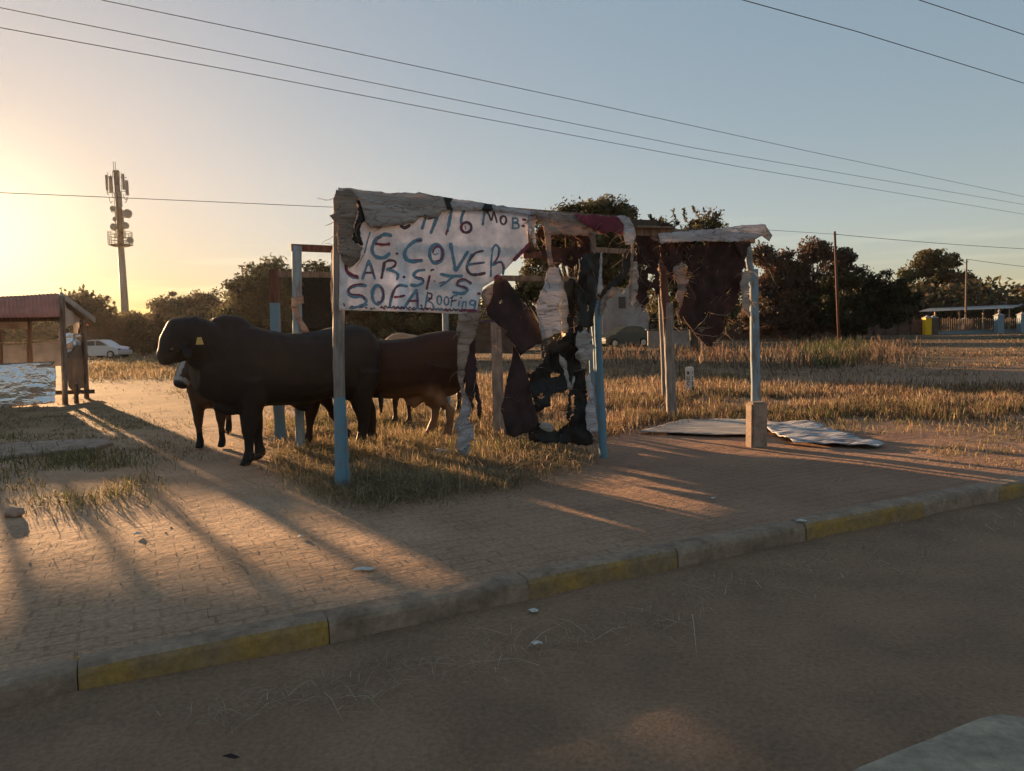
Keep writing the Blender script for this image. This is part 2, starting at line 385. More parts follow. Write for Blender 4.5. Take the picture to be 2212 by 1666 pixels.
for v in vs:
    for u in us:
        p = K0+KE*u+KN*v
        V.append((p.x, p.y, hgt(p.x, p.y)-(.004 if v < .2 else 0)))
nu = len(us); F = [(j*nu+i, j*nu+i+1, (j+1)*nu+i+1, (j+1)*nu+i) for j in range(len(vs)-1) for i in range(nu-1)]
mb.add(V, F); tag(mb.build('ground', m_ground, smooth=True), kind='structure')

m_asph = M('dusty_asphalt', (.30, .185, .115), (.205, .128, .082), rough=.85, scale=2.2, bump=.7, bscale=90, bdist=.008, spec=.12, lo=.3, hi=.7, speck=48)
mb = MB()
us2 = axis(-2500, 2500, -4, 7, .12); vs2 = [-60, -30, -15, -8]+list(np.arange(-5, .001, .12))+[.001]
V = []
for v in vs2:
    for u in us2:
        p = K0+KE*u+KN*v
        dirt = .03*math.exp(-max(0, -v)/.18) if v > -2 else 0
        V.append((p.x, p.y, -KH+.012*noise.noise(Vector((p.x*.9, p.y*.9, 4)))+dirt*(.6+noise.noise(Vector((p.x*2, p.y*2, 8))))))
nu = len(us2); mb.add(V, [(j*nu+i, j*nu+i+1, (j+1)*nu+i+1, (j+1)*nu+i) for j in range(len(vs2)-1) for i in range(nu-1)])
tag(mb.build('road', m_asph, smooth=True), kind='structure')

def kerbmat(name, c, c2, painted):
    mt = M(name, c, c2, rough=.9, scale=3.2 if painted else 5, bump=.6, bscale=45, bdist=.006, lo=.36, hi=.60, speck=22)
    return mt
m_kerb = kerbmat('worn_kerb_concrete', (.31, .22, .155), (.20, .14, .10), False)
m_kerby = kerbmat('faded_yellow_kerb_paint', (.34, .205, .055), (.24, .165, .095), True)
mb = MB()
joint_px = [(165, 1445), (720, 1350), (1150, 1255), (1480, 1192), (1735, 1130), (1975, 1078), (2150, 1048)]
ju = [((G(*p)-K0).dot(KE)) for p in joint_px]
while ju[0] > -6: ju.insert(0, ju[0]-1.0)
n0 = len(ju)-7
while ju[-1] < 60: ju.append(ju[-1]+1.0)
for i in range(len(ju)-1):
    a, b_ = ju[i]+.002, ju[i+1]-.002; yellow = (i-n0) % 2 == 0
    ns = 10 if i < n0+8 else 2; dz = random.uniform(-.006, .006); dv = random.uniform(-.006, .006)
    rings = []
    for k in range(ns+1):
        u = a+(b_-a)*k/ns
        wj = (lambda s: noise.noise(Vector((u*7, s*3.3, i)))*.006)
        prof = [(0.0+dv+wj(1), -KH-.08), (0.004+dv+wj(1), -.03+dz), (.014+dv+wj(2), -.008+dz+wj(3)), (.03+dv, .004+dz+wj(4)), (.125, .006+dz+wj(5)), (.132, -.12)]
        if k in (0, ns): prof = [(q[0]+.010, q[1]-.007) for q in prof]
        rings.append([K0+KE*u+KN*q[0]+Vector((0, 0, q[1])) for q in prof])
    b0 = len(mb.f); mb.loft(rings, 0)
    if yellow:
        for fi in range(b0, b0+ns*6):
            if (fi-b0) % 6 in (0, 1) : mb.m[fi] = 1
tag(mb.build('kerb', [m_kerb, m_kerby]), kind='structure')

# raised traffic island nose in the near right corner
m_island = M('pale_island_concrete', (.42, .34, .25), (.27, .225, .165), rough=.9, speck=18, scale=5, bump=.5, bscale=40, bdist=.006)
zi = -KH+.09
ip = [G(x, y, zi) for x, y in [(1785, 1700), (1850, 1658), (1920, 1629), (2000, 1598), (2070, 1568), (2120, 1549), (2165, 1541), (2220, 1549), (2300, 1580), (2420, 1650)]]
ipb = ip+[G(2600, 1900, zi), G(2000, 2100, zi)]
mb = MB(); c = sum(ipb, Vector())/len(ipb)
rings = [[p+Vector((0, 0, -.12)) for p in ipb], [p+Vector((0, 0, -.015)) for p in ipb], [p+(c-p)*.02 for p in ipb], [p+(c-p)*.5+Vector((0, 0, .006)) for p in ipb]]
mb.loft(rings); tag(mb.build('traffic_island', m_island, smooth=False), kind='structure')

# ------------------------------------------------------------------ torn market shelter
PA = G(738, 1062); PD = G(1304, 985); PH = G(1637, 950); PB = G(650, 977); PC = G(607, 951); PE = G(1078, 940); PG1 = G(1438, 868); PG = G(1452, 906); PF = G(1283, 925)
eF = (PD-PA).normalized(); eR = (PH-PD).normalized()
PR0 = PC; eB = (PG-PC).normalized()      # rear line
def nrm(e):
    n = Vector((-e.y, e.x, 0)).normalized(); return n if n.y > 0 else -n
nF, nR, nB = nrm(eF), nrm(eR), nrm(eB)
def onF(x, y, off=0): return ON(x, y, PA+nF*off, nF)
def onR(x, y, off=0): return ON(x, y, PD+nR*off, nR)
def onB(x, y, off=0): return ON(x, y, PR0+nB*off, nB)
def at_post(P, x, y):           # point on the vertical plane through P square to the view
    n = Vector((P.x, P.y, 0)).normalized(); return ON(x, y, P, n)
shelter = empty('market_shelter', (PA.x, PA.y, 0), 'crooked open wooden shelter frame of peeling blue poles hung with torn sheets', 'shelter')
def pole(P, base, top, wpx0, wpx1, mats, split=None, name='post', wob=.06, n=10, sq=(1, 1)):
    a = at_post(P, *base); b_ = at_post(P, *top); a = a+(a-b_).normalized()*.12
    d = (P-CAM).length; r0_, r1_ = wpx0/2/FPX*d, wpx1/2/FPX*d
    mb = MB(); k = 22; path = []; rad = []
    bend = Vector((random.uniform(-1, 1), random.uniform(-1, 1), 0))*.012
    for i in range(k+1):
        t = i/k; q = a+(b_-a)*t+bend*math.sin(PI*t)+Vector((noise.noise(Vector((t*5, base[0], 0))), noise.noise(Vector((t*5, base[0], 7))), 0))*.006
        path.append(q); rad.append((r0_+(r1_-r0_)*t)*(1+noise.noise(Vector((t*9, base[0], 3)))*.10))
    mb.tube(path, rad, n, 0, sq=sq, wob=wob if n > 4 else .03)
    if split is not None:
        zs = at_post(P, split[0], split[1]).z
        for fi, f in enumerate(mb.f):
            z = sum(mb.v[i][2] for i in f)/len(f)
            mb.m[fi] = 0 if z < zs else 1
    o = mb.build(name, mats, shelter, smooth=n > 4)
    return a, b_
pole(PA, (738, 1062), (731, 432), 27, 22, [m_blue, m_greywood], (740, 853))
pole(PA, (750, 1060), (744, 900), 11, 8, [m_blue], name='splint', n=4)
pole(PB, (650, 977), (641, 532), 19, 20, [m_bluegrey])
pole(PC, (607, 951), (592, 583), 18, 16, [m_blue, m_redwood], (597, 655), n=4)
pole(PD, (1304, 985), (1289, 650), 18, 15, [m_blue])
pole(PD+nF*.12, (1298, 980), (1272, 478), 8, 24, [m_bluegrey, m_greywood], (1290, 690))
pole(PE, (1078, 942), (1071, 697), 25, 22, [m_greywood], n=4)
pole(PG1, (1438, 868), (1422, 515), 15, 13, [m_greywood, m_redwood], (1433, 640))
pole(PG, (1452, 906), (1443, 655), 22, 19, [m_greywood])
pole(PG, (1443, 780), (1431, 570), 13, 20, [m_redwood, m_redwood])
pole(PH, (1637, 950), (1628, 582), 20, 18, [m_bluegrey])
pole(PH, (1630, 640), (1614, 525), 14, 14, [m_bluegrey])
pole(PF, (1283, 930), (1277, 640), 12, 11, [m_blue])
# far rear post seen under the banner edge
PX = AT(964, 900, PE.y+1.2); PX.z = 0
pole(PX, (968, 905), (962, 590), 13, 13, [m_bluegrey])
def shbeam(name, a, b_, w, h, mt):
    mb = MB(); mb.beam(a, b_, w, h, 0, .004, bev=.004); return mb.build(name, mt, shelter)
tA = onF(731, 436); tD = onF(1290, 470)
topB = at_post(PB, 641, 535); topC = at_post(PC, 592, 593)
nBp = nF; shbeam('beam', ON(628, 535, PB, nF), ON(960, 548, PB, nF), .05, .075, m_redwood)
shbeam('beam', onB(584, 592), onB(1245, 604), .05, .07, m_wood)
shbeam('beam', onF(729, 428)+nF*.05, onF(1362, 478)+nF*.05, .06, .09, m_wood)
shbeam('beam', onR(1345, 487, .1), onR(1418, 490, .1), .07, .12, m_darkwood)
shbeam('beam', onR(1352, 498, .04), onR(1628, 517, .04), .06, .09, m_wood)
shbeam('rafter', onF(1180, 470)+nF*.06, onB(1180, 520), .05, .07, m_redwood)
shbeam('rafter', onF(1360, 485)+nF*.06, onB(1432, 530), .05, .07, m_redwood)
shbeam('rafter', at_post(PH, 1620, 520)+nR*.03, onB(1590, 538), .05, .07, m_redwood)
shbeam('beam', onB(1130, 552), onB(1205, 549), .05, .08, m_redwood)
shbeam('brace', onF(1245, 500, .1), onF(1275, 565, .1), .05, .09, m_redwood)
shbeam('board', onR(1370, 491, -.02), onR(1452, 493, -.02), .12, .02, m_wood)
shbeam('beam', onB(1285, 540), onB(1440, 548), .05, .07, m_wood)

# painted sign banner
signpts = zz(Z2, 225, 300, 225, 1188, 330, 1186, 700, 1198, 1000, 1206, 1290, 1220, 1440, 1202, 1452, 1120, 1480, 1050, 1490, 985, 1540, 955, 1600, 915, 1650, 870, 1700, 820, 1770, 745, 1850, 660, 1890, 590, 1885, 480, 1905, 350, 1570, 290, 1190, 250, 800, 200)
SO = -.075
sign = cloth('sign_banner', 'white hand painted banner advertising car seat and sofa covers, sagging between the two front poles', 'banner', signpts, PA, eF, m_banner, off=SO, amp=.028, freq=1.3, step=.045, seed=3)
_, _, sdisp, sP, se, sn = clothmesh(signpts, PA, eF, SO, .028, 1.3, 0, .3, (), .3, 3)
strokes = MB(); lay = [0]
def stroke(pts, w=26, ci=0, Z=Z2, close=False):
    """brush stroke lying on the banner"""
    P = [Vector(p) for p in pts]
    out = []
    n = len(P)
    if n == 2: out = [P[0].lerp(P[1], i/8) for i in range(9)]
    else:
        for i in range(n-1):
            p0, p1, p2, p3 = P[max(0, i-1)], P[i], P[i+1], P[min(n-1, i+2)]
            for k in range(7):
                t = k/7
                out.append(.5*((2*p1)+(p2-p0)*t+(2*p0-5*p1+4*p2-p3)*t*t+(3*p1-p0-3*p2+p3)*t*t*t))
        out.append(P[-1])
    lay[0] += 1; o = .0032+.00035*(lay[0] % 12)
    def pt(q):
        x, y = Z(q.x, q.y); w3 = ON(x, y, sP, sn); r = w3-sP; a, z = r.dot(se), r.z
        return sP+se*a+Vector((0, 0, z))+sn*(sdisp(a, z)-o)
    t0 = (out[1]-out[0]).normalized(); t1 = (out[-1]-out[-2]).normalized()
    out = [out[0]-t0*w*.35]+out+[out[-1]+t1*w*.35]
    V = []; m_ = len(out)
    for i, q in enumerate(out):
        t = (out[min(i+1, m_-1)]-out[max(0, i-1)]).normalized(); nn = Vector((-t.y, t.x))
        ww = w*.56*(.92+.35*noise.noise(Vector((q.x*.02, q.y*.02, lay[0])))+.28*noise.noise(Vector((q.x*.13, q.y*.13, lay[0]))))*(0.5 if i in (0, m_-1) else 1)
        V += [pt(q+nn*ww), pt(q-nn*ww)]
    strokes.add(V, [(2*i, 2*i+1, 2*i+3, 2*i+2) for i in range(m_-1)], ci)
def ell(cx, cy, rx, ry, a0=0, a1=360, k=12, rot=0):
    return [(cx+rx*math.cos(R(a0+(a1-a0)*i/k)), cy+ry*math.sin(R(a0+(a1-a0)*i/k))) for i in range(k+1)]
B, RD, DK = 0, 1, 2
stroke([(765, 445), (800, 462), (840, 440)], 30, DK)
stroke([(992, 345), (970, 400), (950, 468)], 28); stroke([(1000, 385), (1060, 370)], 14, DK); stroke([(1082, 370), (1055, 440), (1030, 505)], 28)
stroke([(1212, 310), (1195, 400), (1178, 490)], 26); stroke([(1175, 480), (1165, 520)], 16, RD)
stroke([(1320, 312), (1298, 370), (1292, 420)], 24); stroke(ell(1340, 458, 45, 45), 24, DK); stroke(ell(1338, 460, 40, 40, 60, 250), 12, RD); stroke([(1330, 445), (1335, 480)], 7, RD)
stroke([(1500, 290), (1490, 360), (1480, 435)], 20); stroke([(1505, 300), (1535, 350), (1555, 395), (1575, 330)], 17, DK); stroke([(1578, 320), (1595, 370), (1607, 415)], 17, DK)
stroke(ell(1665, 395, 26, 36), 17, DK); stroke([(1748, 375), (1750, 465)], 17); stroke([(1748, 380), (1785, 378), (1795, 405), (1758, 418), (1795, 425), (1800, 460), (1752, 468)], 15)
stroke([(1838, 388), (1862, 392)], 22, RD); stroke([(1832, 444), (1852, 448)], 18, RD)
# VE.COVER
stroke([(492, 500), (465, 590), (443, 685)], 14)
stroke([(678, 530), (620, 520), (555, 555), (512, 630), (520, 690), (560, 722), (620, 722), (662, 690)], 32); stroke([(560, 560), (590, 545)], 14, RD); stroke([(545, 600), (605, 610), (662, 604)], 24, RD)
stroke([(722, 686), (736, 690)], 16, DK)
stroke([(942, 568), (885, 582), (825, 630), (795, 690), (815, 740), (870, 758), (948, 750)], 32); stroke([(900, 572), (940, 570)], 12, RD); stroke([(885, 745), (945, 740)], 10, RD)
stroke(ell(1078, 690, 60, 82), 30); stroke(ell(1092, 690, 46, 62, -170, 110), 13, RD); stroke([(1050, 690), (1075, 696), (1095, 686)], 6, DK)
stroke([(1205, 600), (1222, 680), (1236, 760), (1250, 838)], 28); stroke([(1355, 672), (1310, 750), (1255, 838)], 26)
stroke([(1485, 665), (1420, 685), (1365, 755), (1352, 820), (1385, 868), (1450, 872), (1505, 860)], 24, DK); stroke([(1385, 690), (1355, 770), (1352, 820)], 12, B); stroke([(1360, 785), (1430, 775), (1498, 766)], 22, B); stroke([(1400, 778), (1490, 772)], 7, RD)
stroke([(1572, 650), (1562, 760), (1560, 890)], 15); stroke([(1568, 650), (1600, 612), (1632, 650), (1620, 720), (1578, 790), (1640, 758), (1672, 800), (1668, 870)], 20, B); stroke([(1625, 660), (1620, 715), (1590, 770), (1650, 770), (1672, 830)], 11, RD)
# CAR. SiTS
stroke([(285, 800), (290, 850), (330, 890), (388, 905)], 24, B); stroke([(275, 785), (285, 840), (325, 872), (380, 893)], 26, RD)
stroke([(425, 910), (455, 820), (482, 750)], 24); stroke([(482, 750), (510, 830), (535, 908)], 26); stroke([(505, 790), (535, 890)], 9, RD); stroke([(450, 858), (520, 856)], 18, DK)
stroke([(618, 770), (605, 840), (592, 905)], 22, DK); stroke([(610, 775), (660, 748), (715, 760), (705, 800), (640, 830)], 20, DK); stroke([(640, 828), (700, 845), (735, 875), (728, 915)], 24, B)
stroke([(785, 893), (795, 897)], 20, DK)
stroke([(972, 832), (910, 842), (875, 875), (900, 902), (955, 915), (958, 945), (905, 970), (850, 965)], 26, B); stroke([(900, 895), (950, 905), (965, 935)], 12, RD)
stroke([(1035, 835), (1055, 828)], 20, DK); stroke([(1022, 885), (1008, 940), (995, 1000)], 20, RD); stroke([(1060, 928), (1066, 932)], 12, RD)
stroke([(1118, 868), (1200, 885), (1308, 885)], 24, B); stroke([(1235, 885), (1180, 930), (1118, 972)], 22, B); stroke([(1105, 948), (1150, 935)], 10, RD)
stroke([(1385, 950), (1330, 918), (1275, 935), (1268, 968), (1330, 985), (1358, 1010), (1310, 1040), (1232, 1028)], 26, B); stroke([(1385, 945), (1325, 912), (1272, 930), (1275, 965), (1335, 985), (1345, 1005)], 15, RD)
stroke([(1448, 1040), (1462, 1042)], 26, RD)
# SOFA.Roofing
stroke([(455, 972), (390, 965), (320, 990), (300, 1030), (340, 1068), (420, 1070), (460, 1105), (430, 1145), (330, 1168)], 28, B); stroke([(430, 960), (350, 965), (305, 1005), (330, 1045), (420, 1055), (445, 1090)], 14, RD)
stroke(ell(560, 1052, 48, 82), 28, B); stroke(ell(572, 1050, 38, 66, -80, 110), 12, RD)
stroke([(815, 978), (745, 968), (700, 1015), (672, 1100), (665, 1150)], 24, B); stroke([(755, 970), (705, 1005), (680, 1080)], 12, RD); stroke([(705, 1072), (750, 1068), (795, 1058)], 18, RD)
stroke([(800, 1155), (850, 1075), (898, 1008)], 24, B); stroke([(898, 1008), (908, 1090), (912, 1170)], 24, B); stroke([(910, 1030), (915, 1150)], 10, RD); stroke([(830, 1108), (905, 1102)], 16, RD)
stroke([(940, 1143), (950, 1147)], 16, DK)
stroke([(1005, 1030), (992, 1100), (982, 1160)], 16, B); stroke([(1000, 1032), (1040, 1048), (1030, 1085), (1000, 1105)], 15, DK); stroke([(1010, 1080), (1040, 1085)], 16, RD); stroke([(1008, 1105), (1045, 1130), (1055, 1165)], 16, B)
stroke(ell(1108, 1098, 20, 38), 14, B); stroke(ell(1172, 1105, 20, 36), 14, B)
stroke([(1262, 1058), (1225, 1068), (1212, 1150)], 14, B); stroke([(1205, 1080), (1225, 1070)], 12, RD); stroke([(1215, 1108), (1260, 1098)], 13, RD)
stroke([(1285, 1105), (1278, 1150)], 12, B); stroke([(1295, 1075), (1305, 1078)], 11, DK)
stroke([(1318, 1108), (1310, 1160)], 12, B); stroke([(1315, 1122), (1345, 1112), (1342, 1162)], 12, B)
stroke([(1425, 1105), (1390, 1102), (1378, 1130), (1410, 1142), (1428, 1112), (1420, 1165), (1400, 1192)], 15, B)
pw = []
for i in range(46):
    x = 590+i*18; pw.append((x, 1156+i*.75+(10 if i % 2 else -8)))
stroke(pw, 11, DK)
for i in range(26):
    x = 320+i*42+random.uniform(-10, 10); y = 1158+(x-320)*.03+random.uniform(-6, 8); stroke([(x, y), (x+random.uniform(10, 26), y+random.uniform(-6, 9))], random.uniform(10, 20), random.choice([B, DK, DK, RD]))
stroke([(310, 1168), (360, 1160), (420, 1150), (470, 1140)], 14, B); stroke([(262, 1128), (272, 1150)], 9, DK)
stroke([(1764, 745), (1800, 705), (1850, 655), (1884, 612)], 30, RD); stroke([(1598, 905), (1620, 885)], 34, RD); stroke([(1300, 1185), (1430, 1192)], 22, RD)
strokes.build('lettering', [m_pblue, m_pred, m_pdark], sign)

# tarpaulins wrapped over the roof edge
cloth('torn_tarpaulin', 'cracked grey tarpaulin draped over the top left edge of the painted banner', 'tarpaulin',
      zz(Z2, 215, 104, 360, 116, 520, 138, 700, 155, 960, 155, 1100, 178, 1160, 192, 1150, 205, 1190, 300, 1130, 320, 1105, 362, 930, 372, 900, 410, 780, 440, 640, 450, 500, 468, 462, 430, 425, 290, 400, 200, 330, 185, 210, 170),
      PA, eF, m_tarpgrey, off=-.11, amp=.035, freq=3, seed=11, jag=.004, strings=8)
cloth('torn_tarpaulin', 'dirty brown bunched tarpaulin hanging down the left pole beside the banner letters', 'tarpaulin',
      zz(Z2, 205, 120, 330, 118, 405, 190, 380, 260, 395, 330, 360, 420, 340, 560, 400, 610, 440, 640, 405, 740, 320, 812, 270, 770, 240, 700, 218, 560, 222, 440, 180, 400, 142, 350, 190, 330, 182, 240),
      PA, eF, m_tarpbrown, off=-.14, amp=.06, freq=4, seed=12, jag=.008, strings=14)
cloth('torn_cloth', 'narrow black sheet standing in for the dark gap between the brown tarpaulin and the banner', 'cloth',
      zz(Z2, 385, 205, 420, 230, 440, 330, 455, 400, 425, 420, 405, 480, 432, 618, 380, 600, 338, 572, 362, 430, 395, 350),
      PA, eF, m_black, off=-.098, amp=.02, freq=4, seed=13, jag=.004)  # black sheet painted in for the dark of the open gap here
cloth('torn_cloth', 'small black patch at the middle of the banner top edge', 'cloth',
      zz(Z2, 1150, 188, 1232, 200, 1205, 235, 1228, 305, 1180, 303, 1165, 240), PA, eF, m_black, off=-.125, amp=.01, seed=14)  # plain black patch laid over the top edge
cloth('torn_cloth', 'small black patch right of middle on the banner top edge', 'cloth',
      zz(Z2, 1508, 248, 1565, 258, 1582, 308, 1540, 318, 1478, 304), PA, eF, m_black, off=-.125, amp=.01, seed=15)  # second plain black patch on the top edge
cloth('torn_tarpaulin', 'long pale grey tarpaulin roll folded over the beam above the banner right half', 'tarpaulin',
      zz(Z2, 1140, 190, 1560, 250, 1900, 308, 2230, 335, 2340, 352, 2335, 400, 2160, 395, 1960, 345, 1880, 350, 1570, 310, 1230, 304, 1120, 300), PA, eF, m_tarpwhite, off=-.112, amp=.02, freq=3, seed=16, jag=.003)
cloth('torn_cloth', 'white frayed rag with dark holes hanging at the right edge of the banner', 'cloth',
      zz(Z2, 1890, 345, 1955, 345, 1950, 420, 1930, 470, 1960, 560, 1955, 640, 1920, 600, 1895, 540, 1880, 480), PA, eF, m_tarpwhite, off=-.09, amp=.03, freq=5, seed=17, jag=.012, strings=10)
cloth('torn_cloth', 'dark cloth scrap behind the frayed rag at the right edge of the banner', 'cloth',
      zz(Z2, 1880, 350, 1930, 345, 1900, 450, 1905, 560, 1960, 660, 1900, 690, 1850, 670, 1880, 600), PA, eF, m_darkcloth, off=-.055, amp=.03, freq=5, seed=18, jag=.01)
cloth('torn_tarpaulin', 'beige and brown ragged valance under the roof beam left of the maroon cloth', 'tarpaulin',
      zz(Z4, 55, 285, 385, 318, 455, 378, 540, 425, 612, 466, 500, 478, 380, 482, 200, 474, 150, 440, 90, 385, 60, 350), PA, eF, m_tarpbeige, off=-.13, amp=.035, freq=4, seed=19, jag=.006, strings=16)
cloth('torn_cloth', 'maroon cloth wrapped over the roof beam', 'cloth',
      zz(Z4, 380, 312, 560, 318, 730, 325, 790, 380, 785, 440, 770, 480, 700, 450, 612, 466, 520, 420, 440, 370), PA, eF, m_maroon, off=-.15, amp=.03, freq=4, seed=20, jag=.006, strings=12)
cloth('torn_tarpaulin', 'cream tarpaulin corner folded over the roof end right of the maroon cloth', 'tarpaulin',
      zz(Z4, 715, 325, 790, 318, 832, 332, 860, 400, 870, 460, 855, 558, 800, 552, 780, 470, 785, 390), PA, eF, m_tarpwhite, off=-.17, amp=.04, freq=4, seed=21, jag=.006, strings=8)
cloth('cloth_strip', 'tan cloth strap dangling from the roof beam just right of the banner', 'cloth',
      zz(Z4, 122, 370, 160, 362, 185, 480, 190, 600, 215, 735, 178, 738, 150, 610, 140, 480), PA, eF, m_tarpbeige, off=-.16, amp=.02, seed=22, jag=.003)
cloth('torn_cloth', 'white ragged sheet hanging like a shirt between the brown diagonal cloth and the black shreds', 'cloth',
      zz(Z3, 905, 115, 960, 130, 985, 220, 972, 300, 990, 360, 962, 430, 985, 520, 992, 602, 940, 612, 905, 640, 850, 655, 835, 590, 818, 520, 804, 400, 835, 300, 862, 240, 880, 160), PA, eF, m_tarpwhite, off=-.10, amp=.045, freq=3, seed=23, jag=.005, strings=6)
cloth('torn_cloth', 'pinkish grey sheet hanging behind the white shirt shaped one', 'cloth',
      zz(Z3, 955, 130, 985, 200, 1015, 290, 1045, 420, 1045, 600, 1010, 610, 985, 580, 975, 480, 960, 420, 970, 300), PA, eF, m_tarpgrey, off=-.04, amp=.03, freq=4, seed=24, jag=.008)
cloth('torn_cloth', 'dark brown cloth stretched diagonally down from the banner lower right corner', 'cloth',
      zz(Z3, 545, 185, 600, 230, 680, 350, 780, 480, 830, 560, 862, 685, 800, 690, 745, 730, 690, 775, 640, 690, 560, 610, 590, 600, 500, 520, 448, 480, 440, 400, 480, 300, 500, 220), PA, eF, m_darkcloth, off=-.03, amp=.03, freq=3, seed=25, jag=.0025, strings=40,
      holes=[zz(Z3, 535, 370, 552, 362, 558, 385, 540, 392)])
cloth('torn_tarpaulin', 'beige scrap between the banner corner and the diagonal brown cloth', 'tarpaulin',
      zz(Z3, 412, 290, 455, 255, 492, 240, 488, 310, 468, 380, 432, 420, 420, 370, 400, 335), PA, eF, m_tarpbeige, off=-.05, amp=.02, seed=26, jag=.004)
cloth('torn_cloth', 'dark triangular cloth reaching the ground beside the grey square post', 'cloth',
      zz(Z3, 640, 690, 690, 780, 715, 850, 740, 920, 780, 1080, 832, 1272, 790, 1330, 700, 1345, 640, 1372, 580, 1352, 565, 1260, 548, 1160, 580, 1000, 620, 850), PA, eF, m_darkcloth, off=-.0, amp=.04, freq=4, seed=27, jag=.003, strings=18)
cloth('cloth_strip', 'long cracked cream tarpaulin strip trailing from the banner to the ground', 'tarpaulin',
      zz(Z3, 232, 465, 300, 455, 405, 400, 400, 480, 378, 560, 360, 640, 322, 690, 305, 780, 290, 850, 272, 960, 285, 1040, 330, 1120, 338, 1200, 322, 1190, 300, 1130, 262, 1080, 240, 950, 228, 800, 230, 650, 212, 600, 225, 540), PA, eF, m_tarpbeige, off=-.06, amp=.035, freq=4, seed=28, jag=.004, strings=8)
cloth('cloth_strip', 'crumpled white lower end of a torn strip touching the grass beside the brown bull', 'tarpaulin',
      zz(Z3, 262, 1070, 300, 1110, 322, 1180, 318, 1260, 352, 1290, 358, 1400, 318, 1400, 308, 1500, 265, 1508, 222, 1470, 212, 1400, 228, 1360, 204, 1310, 182, 1310, 200, 1262, 240, 1160), PA, eF, m_tarpwhite, off=-.16, amp=.07, freq=5, seed=29, jag=.009, strings=22)
cloth('cloth_strip', 'dark narrow cloth strips dangling behind the long cream strip', 'cloth',
      zz(Z3, 300, 690, 352, 640, 362, 900, 362, 1010, 345, 1015, 340, 1190, 320, 1130, 290, 1070, 276, 930, 292, 820), PA, eF, m_darkcloth, off=.03, amp=.02, freq=4, seed=30, jag=.006)
cloth('cloth_strip', 'dark pointed cloth tail right of the long cream strip', 'cloth',
      zz(Z3, 352, 880, 372, 990, 405, 1185, 398, 1258, 372, 1210, 362, 1100, 350, 1000), PA, eF, m_darkcloth, off=.06, amp=.02, freq=4, seed=31, jag=.006)
cloth('plastic_shred', 'thick column of black plastic wrapped round the top of the middle blue pole', 'plastic sheet',
      zz(Z3, 1125, 30, 1210, 20, 1292, 10, 1302, 120, 1292, 300, 1262, 365, 1240, 450, 1235, 600, 1225, 700, 1190, 790, 1130, 830, 1095, 760, 1090, 640, 1110, 520, 1105, 400, 1120, 300, 1098, 240, 1115, 120), PA, eF, m_black, off=-.05, amp=.09, freq=6, seed=32, jag=.02, strings=50,
      holes=[zz(Z3, 1180, 380, 1210, 400, 1205, 450, 1180, 440), zz(Z3, 1140, 560, 1165, 570, 1155, 610)])
cloth('plastic_shred', 'ragged black plastic sheet with holes hanging below the white shirt shaped cloth', 'plastic sheet',
      zz(Z3, 868, 700, 940, 660, 985, 640, 1040, 560, 1075, 640, 1085, 720, 1115, 830, 1118, 900, 1085, 990, 1040, 1020, 1000, 1045, 930, 1045, 905, 1070, 898, 1130, 850, 1175, 815, 1205, 792, 1110, 765, 1000, 735, 900, 795, 890, 830, 845, 872, 800), PA, eF, m_black, off=.02, amp=.08, freq=6, seed=33, jag=.02, strings=60, ragged=.02)
cloth('plastic_shred', 'black plastic falling in a loop to the ground beside the middle blue pole', 'plastic sheet',
      zz(Z3, 1105, 870, 1170, 868, 1188, 960, 1192, 1080, 1200, 1200, 1182, 1310, 1230, 1370, 1235, 1420, 1150, 1432, 1040, 1425, 950, 1412, 860, 1420, 770, 1400, 735, 1330, 790, 1310, 850, 1262, 905, 1310, 970, 1330, 1040, 1290, 1062, 1230, 1100, 1160, 1105, 1060, 1080, 1075, 1062, 1150, 1075, 1200, 1050, 1260, 1042, 1180, 1050, 1090, 1085, 1010), PA, eF, m_black, off=.0, amp=.09, freq=5, seed=34, jag=.016, strings=40)
cloth('torn_tarpaulin', 'crumpled grey white sheet knotted in front of the black plastic column', 'tarpaulin',
      zz(Z3, 1118, 590, 1170, 575, 1205, 610, 1222, 700, 1215, 760, 1190, 810, 1150, 840, 1112, 790, 1100, 700), PA, eF, m_tarpgrey, off=-.16, amp=.10, freq=7, seed=35, jag=.015)
cloth('cloth_strip', 'narrow grey strip hanging inside the black plastic shreds', 'cloth',
      zz(Z3, 985, 760, 1015, 790, 1040, 900, 1062, 1000, 1085, 920, 1098, 930, 1075, 1020, 1045, 1030, 1020, 930, 990, 840), PA, eF, m_tarpgrey, off=-.09, amp=.03, freq=5, seed=36, jag=.005)
cloth('cloth_strip', 'white cloth strip standing between black plastic and the foot of the middle blue pole', 'cloth',
      zz(Z3, 1165, 940, 1200, 900, 1225, 1000, 1235, 1120, 1262, 1320, 1250, 1350, 1180, 1320, 1172, 1180, 1190, 1080), PA, eF, m_tarpwhite, off=-.08, amp=.04, freq=5, seed=37, jag=.005)
cloth('cloth_strip', 'black cloth band twisted diagonally right of the middle pole', 'cloth',
      zz(Z4, 808, 590, 842, 590, 838, 690, 825, 780, 770, 850, 705, 895, 660, 930, 610, 985, 590, 1040, 600, 960, 650, 880, 720, 820, 770, 700), PA, eF, m_black, off=-.04, amp=.05, freq=5, seed=38, jag=.01, strings=12)
cloth('cloth_strip', 'white and brown twisted band below the black diagonal one right of the middle pole', 'cloth',
      zz(Z4, 690, 888, 738, 905, 715, 950, 660, 985, 640, 1060, 596, 1130, 588, 1080, 610, 1010, 640, 960), PA, eF, m_tarpbeige, off=-.06, amp=.04, freq=5, seed=39, jag=.006)
